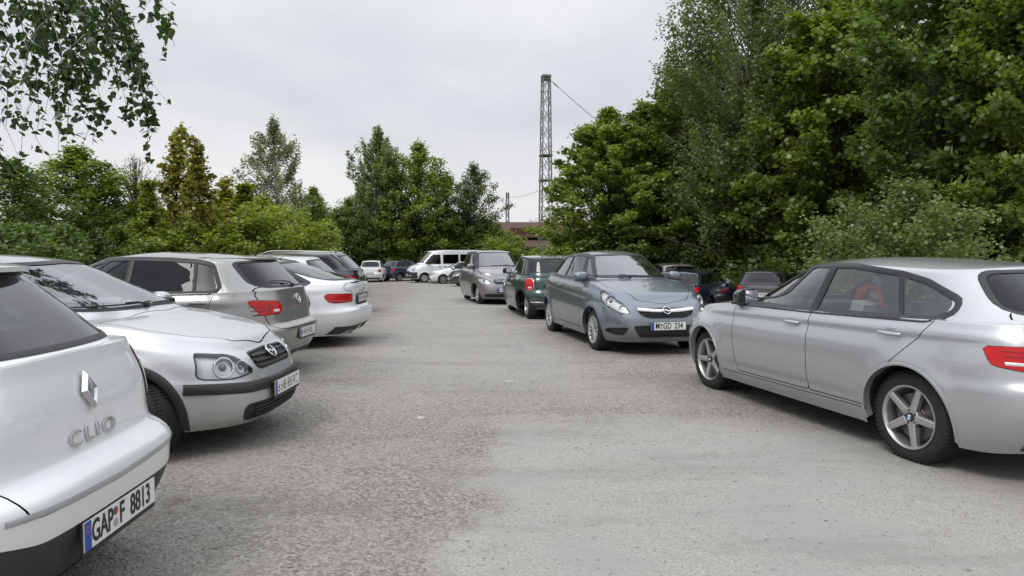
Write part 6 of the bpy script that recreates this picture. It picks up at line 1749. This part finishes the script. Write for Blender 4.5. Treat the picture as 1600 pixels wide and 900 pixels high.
n1 = N.new('ShaderNodeTexNoise'); n1.inputs['Scale'].default_value = .9; n1.inputs['Detail'].default_value = 7; n1.inputs['Roughness'].default_value = .52; n1.inputs['Distortion'].default_value = .3; L.new(dv.outputs[0], n1.inputs['Vector'])
cr = N.new('ShaderNodeValToRGB'); e = cr.color_ramp.elements; e[0].position = .33; e[0].color = (.56, .595, .66, 1); e[1].position = .68; e[1].color = (.82, .83, .85, 1)
L.new(n1.outputs['Fac'], cr.inputs[0])
hz = N.new('ShaderNodeMapRange'); hz.inputs['From Min'].default_value = .30; hz.inputs['From Max'].default_value = .0; hz.interpolation_type = 'SMOOTHSTEP'; L.new(sp_.outputs['Z'], hz.inputs['Value'])
m1 = N.new('ShaderNodeMix'); m1.data_type = 'RGBA'; m1.inputs['B'].default_value = (.86, .84, .845, 1); L.new(cr.outputs[0], m1.inputs['A'])
hm = N.new('ShaderNodeMath'); hm.operation = 'MULTIPLY'; hm.inputs[1].default_value = .8; L.new(hz.outputs[0], hm.inputs[0]); L.new(hm.outputs[0], m1.inputs['Factor'])
sc_ = N.new('ShaderNodeVectorMath'); sc_.operation = 'SCALE'; sc_.inputs['Scale'].default_value = 9.0; L.new(m1.outputs['Result'], sc_.inputs[0])
zn = N.new('ShaderNodeMapRange'); zn.interpolation_type = 'SMOOTHSTEP'; zn.inputs['From Min'].default_value = .36; zn.inputs['From Max'].default_value = .95; zn.inputs['To Min'].default_value = 9.3; zn.inputs['To Max'].default_value = 21; L.new(sp_.outputs['Z'], zn.inputs['Value']); L.new(zn.outputs['Result'], sc_.inputs['Scale'])
m2 = N.new('ShaderNodeMix'); m2.data_type = 'RGBA'; m2.inputs['Factor'].default_value = .95; L.new(sk.outputs[0], m2.inputs['A']); L.new(sc_.outputs[0], m2.inputs['B'])
L.new(m2.outputs['Result'], bg.inputs[0]); bg.inputs[1].default_value = .115
sun = bpy.data.lights.new('sun', 'SUN'); sun.energy = 1.5; sun.angle = R(22); sun.color = (1, .97, .93)
so = bpy.data.objects.new('sun', sun); col.objects.link(so)
sd = Vector((math.sin(RO) * math.cos(EL), math.cos(RO) * math.cos(EL), math.sin(EL)))
so.rotation_euler = sd.to_track_quat('Z', 'Y').to_euler(); so.location = (0, 0, 30)

c = bpy.data.cameras.new('camera'); co = bpy.data.objects.new('camera', c); col.objects.link(co); scene.camera = co
c.sensor_width = 36; c.lens = 1060 / 1600 * 36; c.clip_end = 2000; c.clip_start = .05
co.location = (0, 0, 1.45); co.rotation_euler = (PI / 2 - math.atan(55 / 1060), 0, 0)
scene.view_settings.view_transform = 'Standard'; scene.view_settings.look = 'None'; scene.view_settings.exposure = 0; scene.view_settings.gamma = 1
scene.cycles.max_bounces = 6; scene.cycles.transparent_max_bounces = 24; scene.cycles.diffuse_bounces = 4; scene.cycles.glossy_bounces = 3; scene.cycles.transmission_bounces = 3
scene.cycles.caustics_reflective = False; scene.cycles.caustics_refractive = False
scene.cycles.use_denoising = True; scene.cycles.sample_clamp_indirect = 8
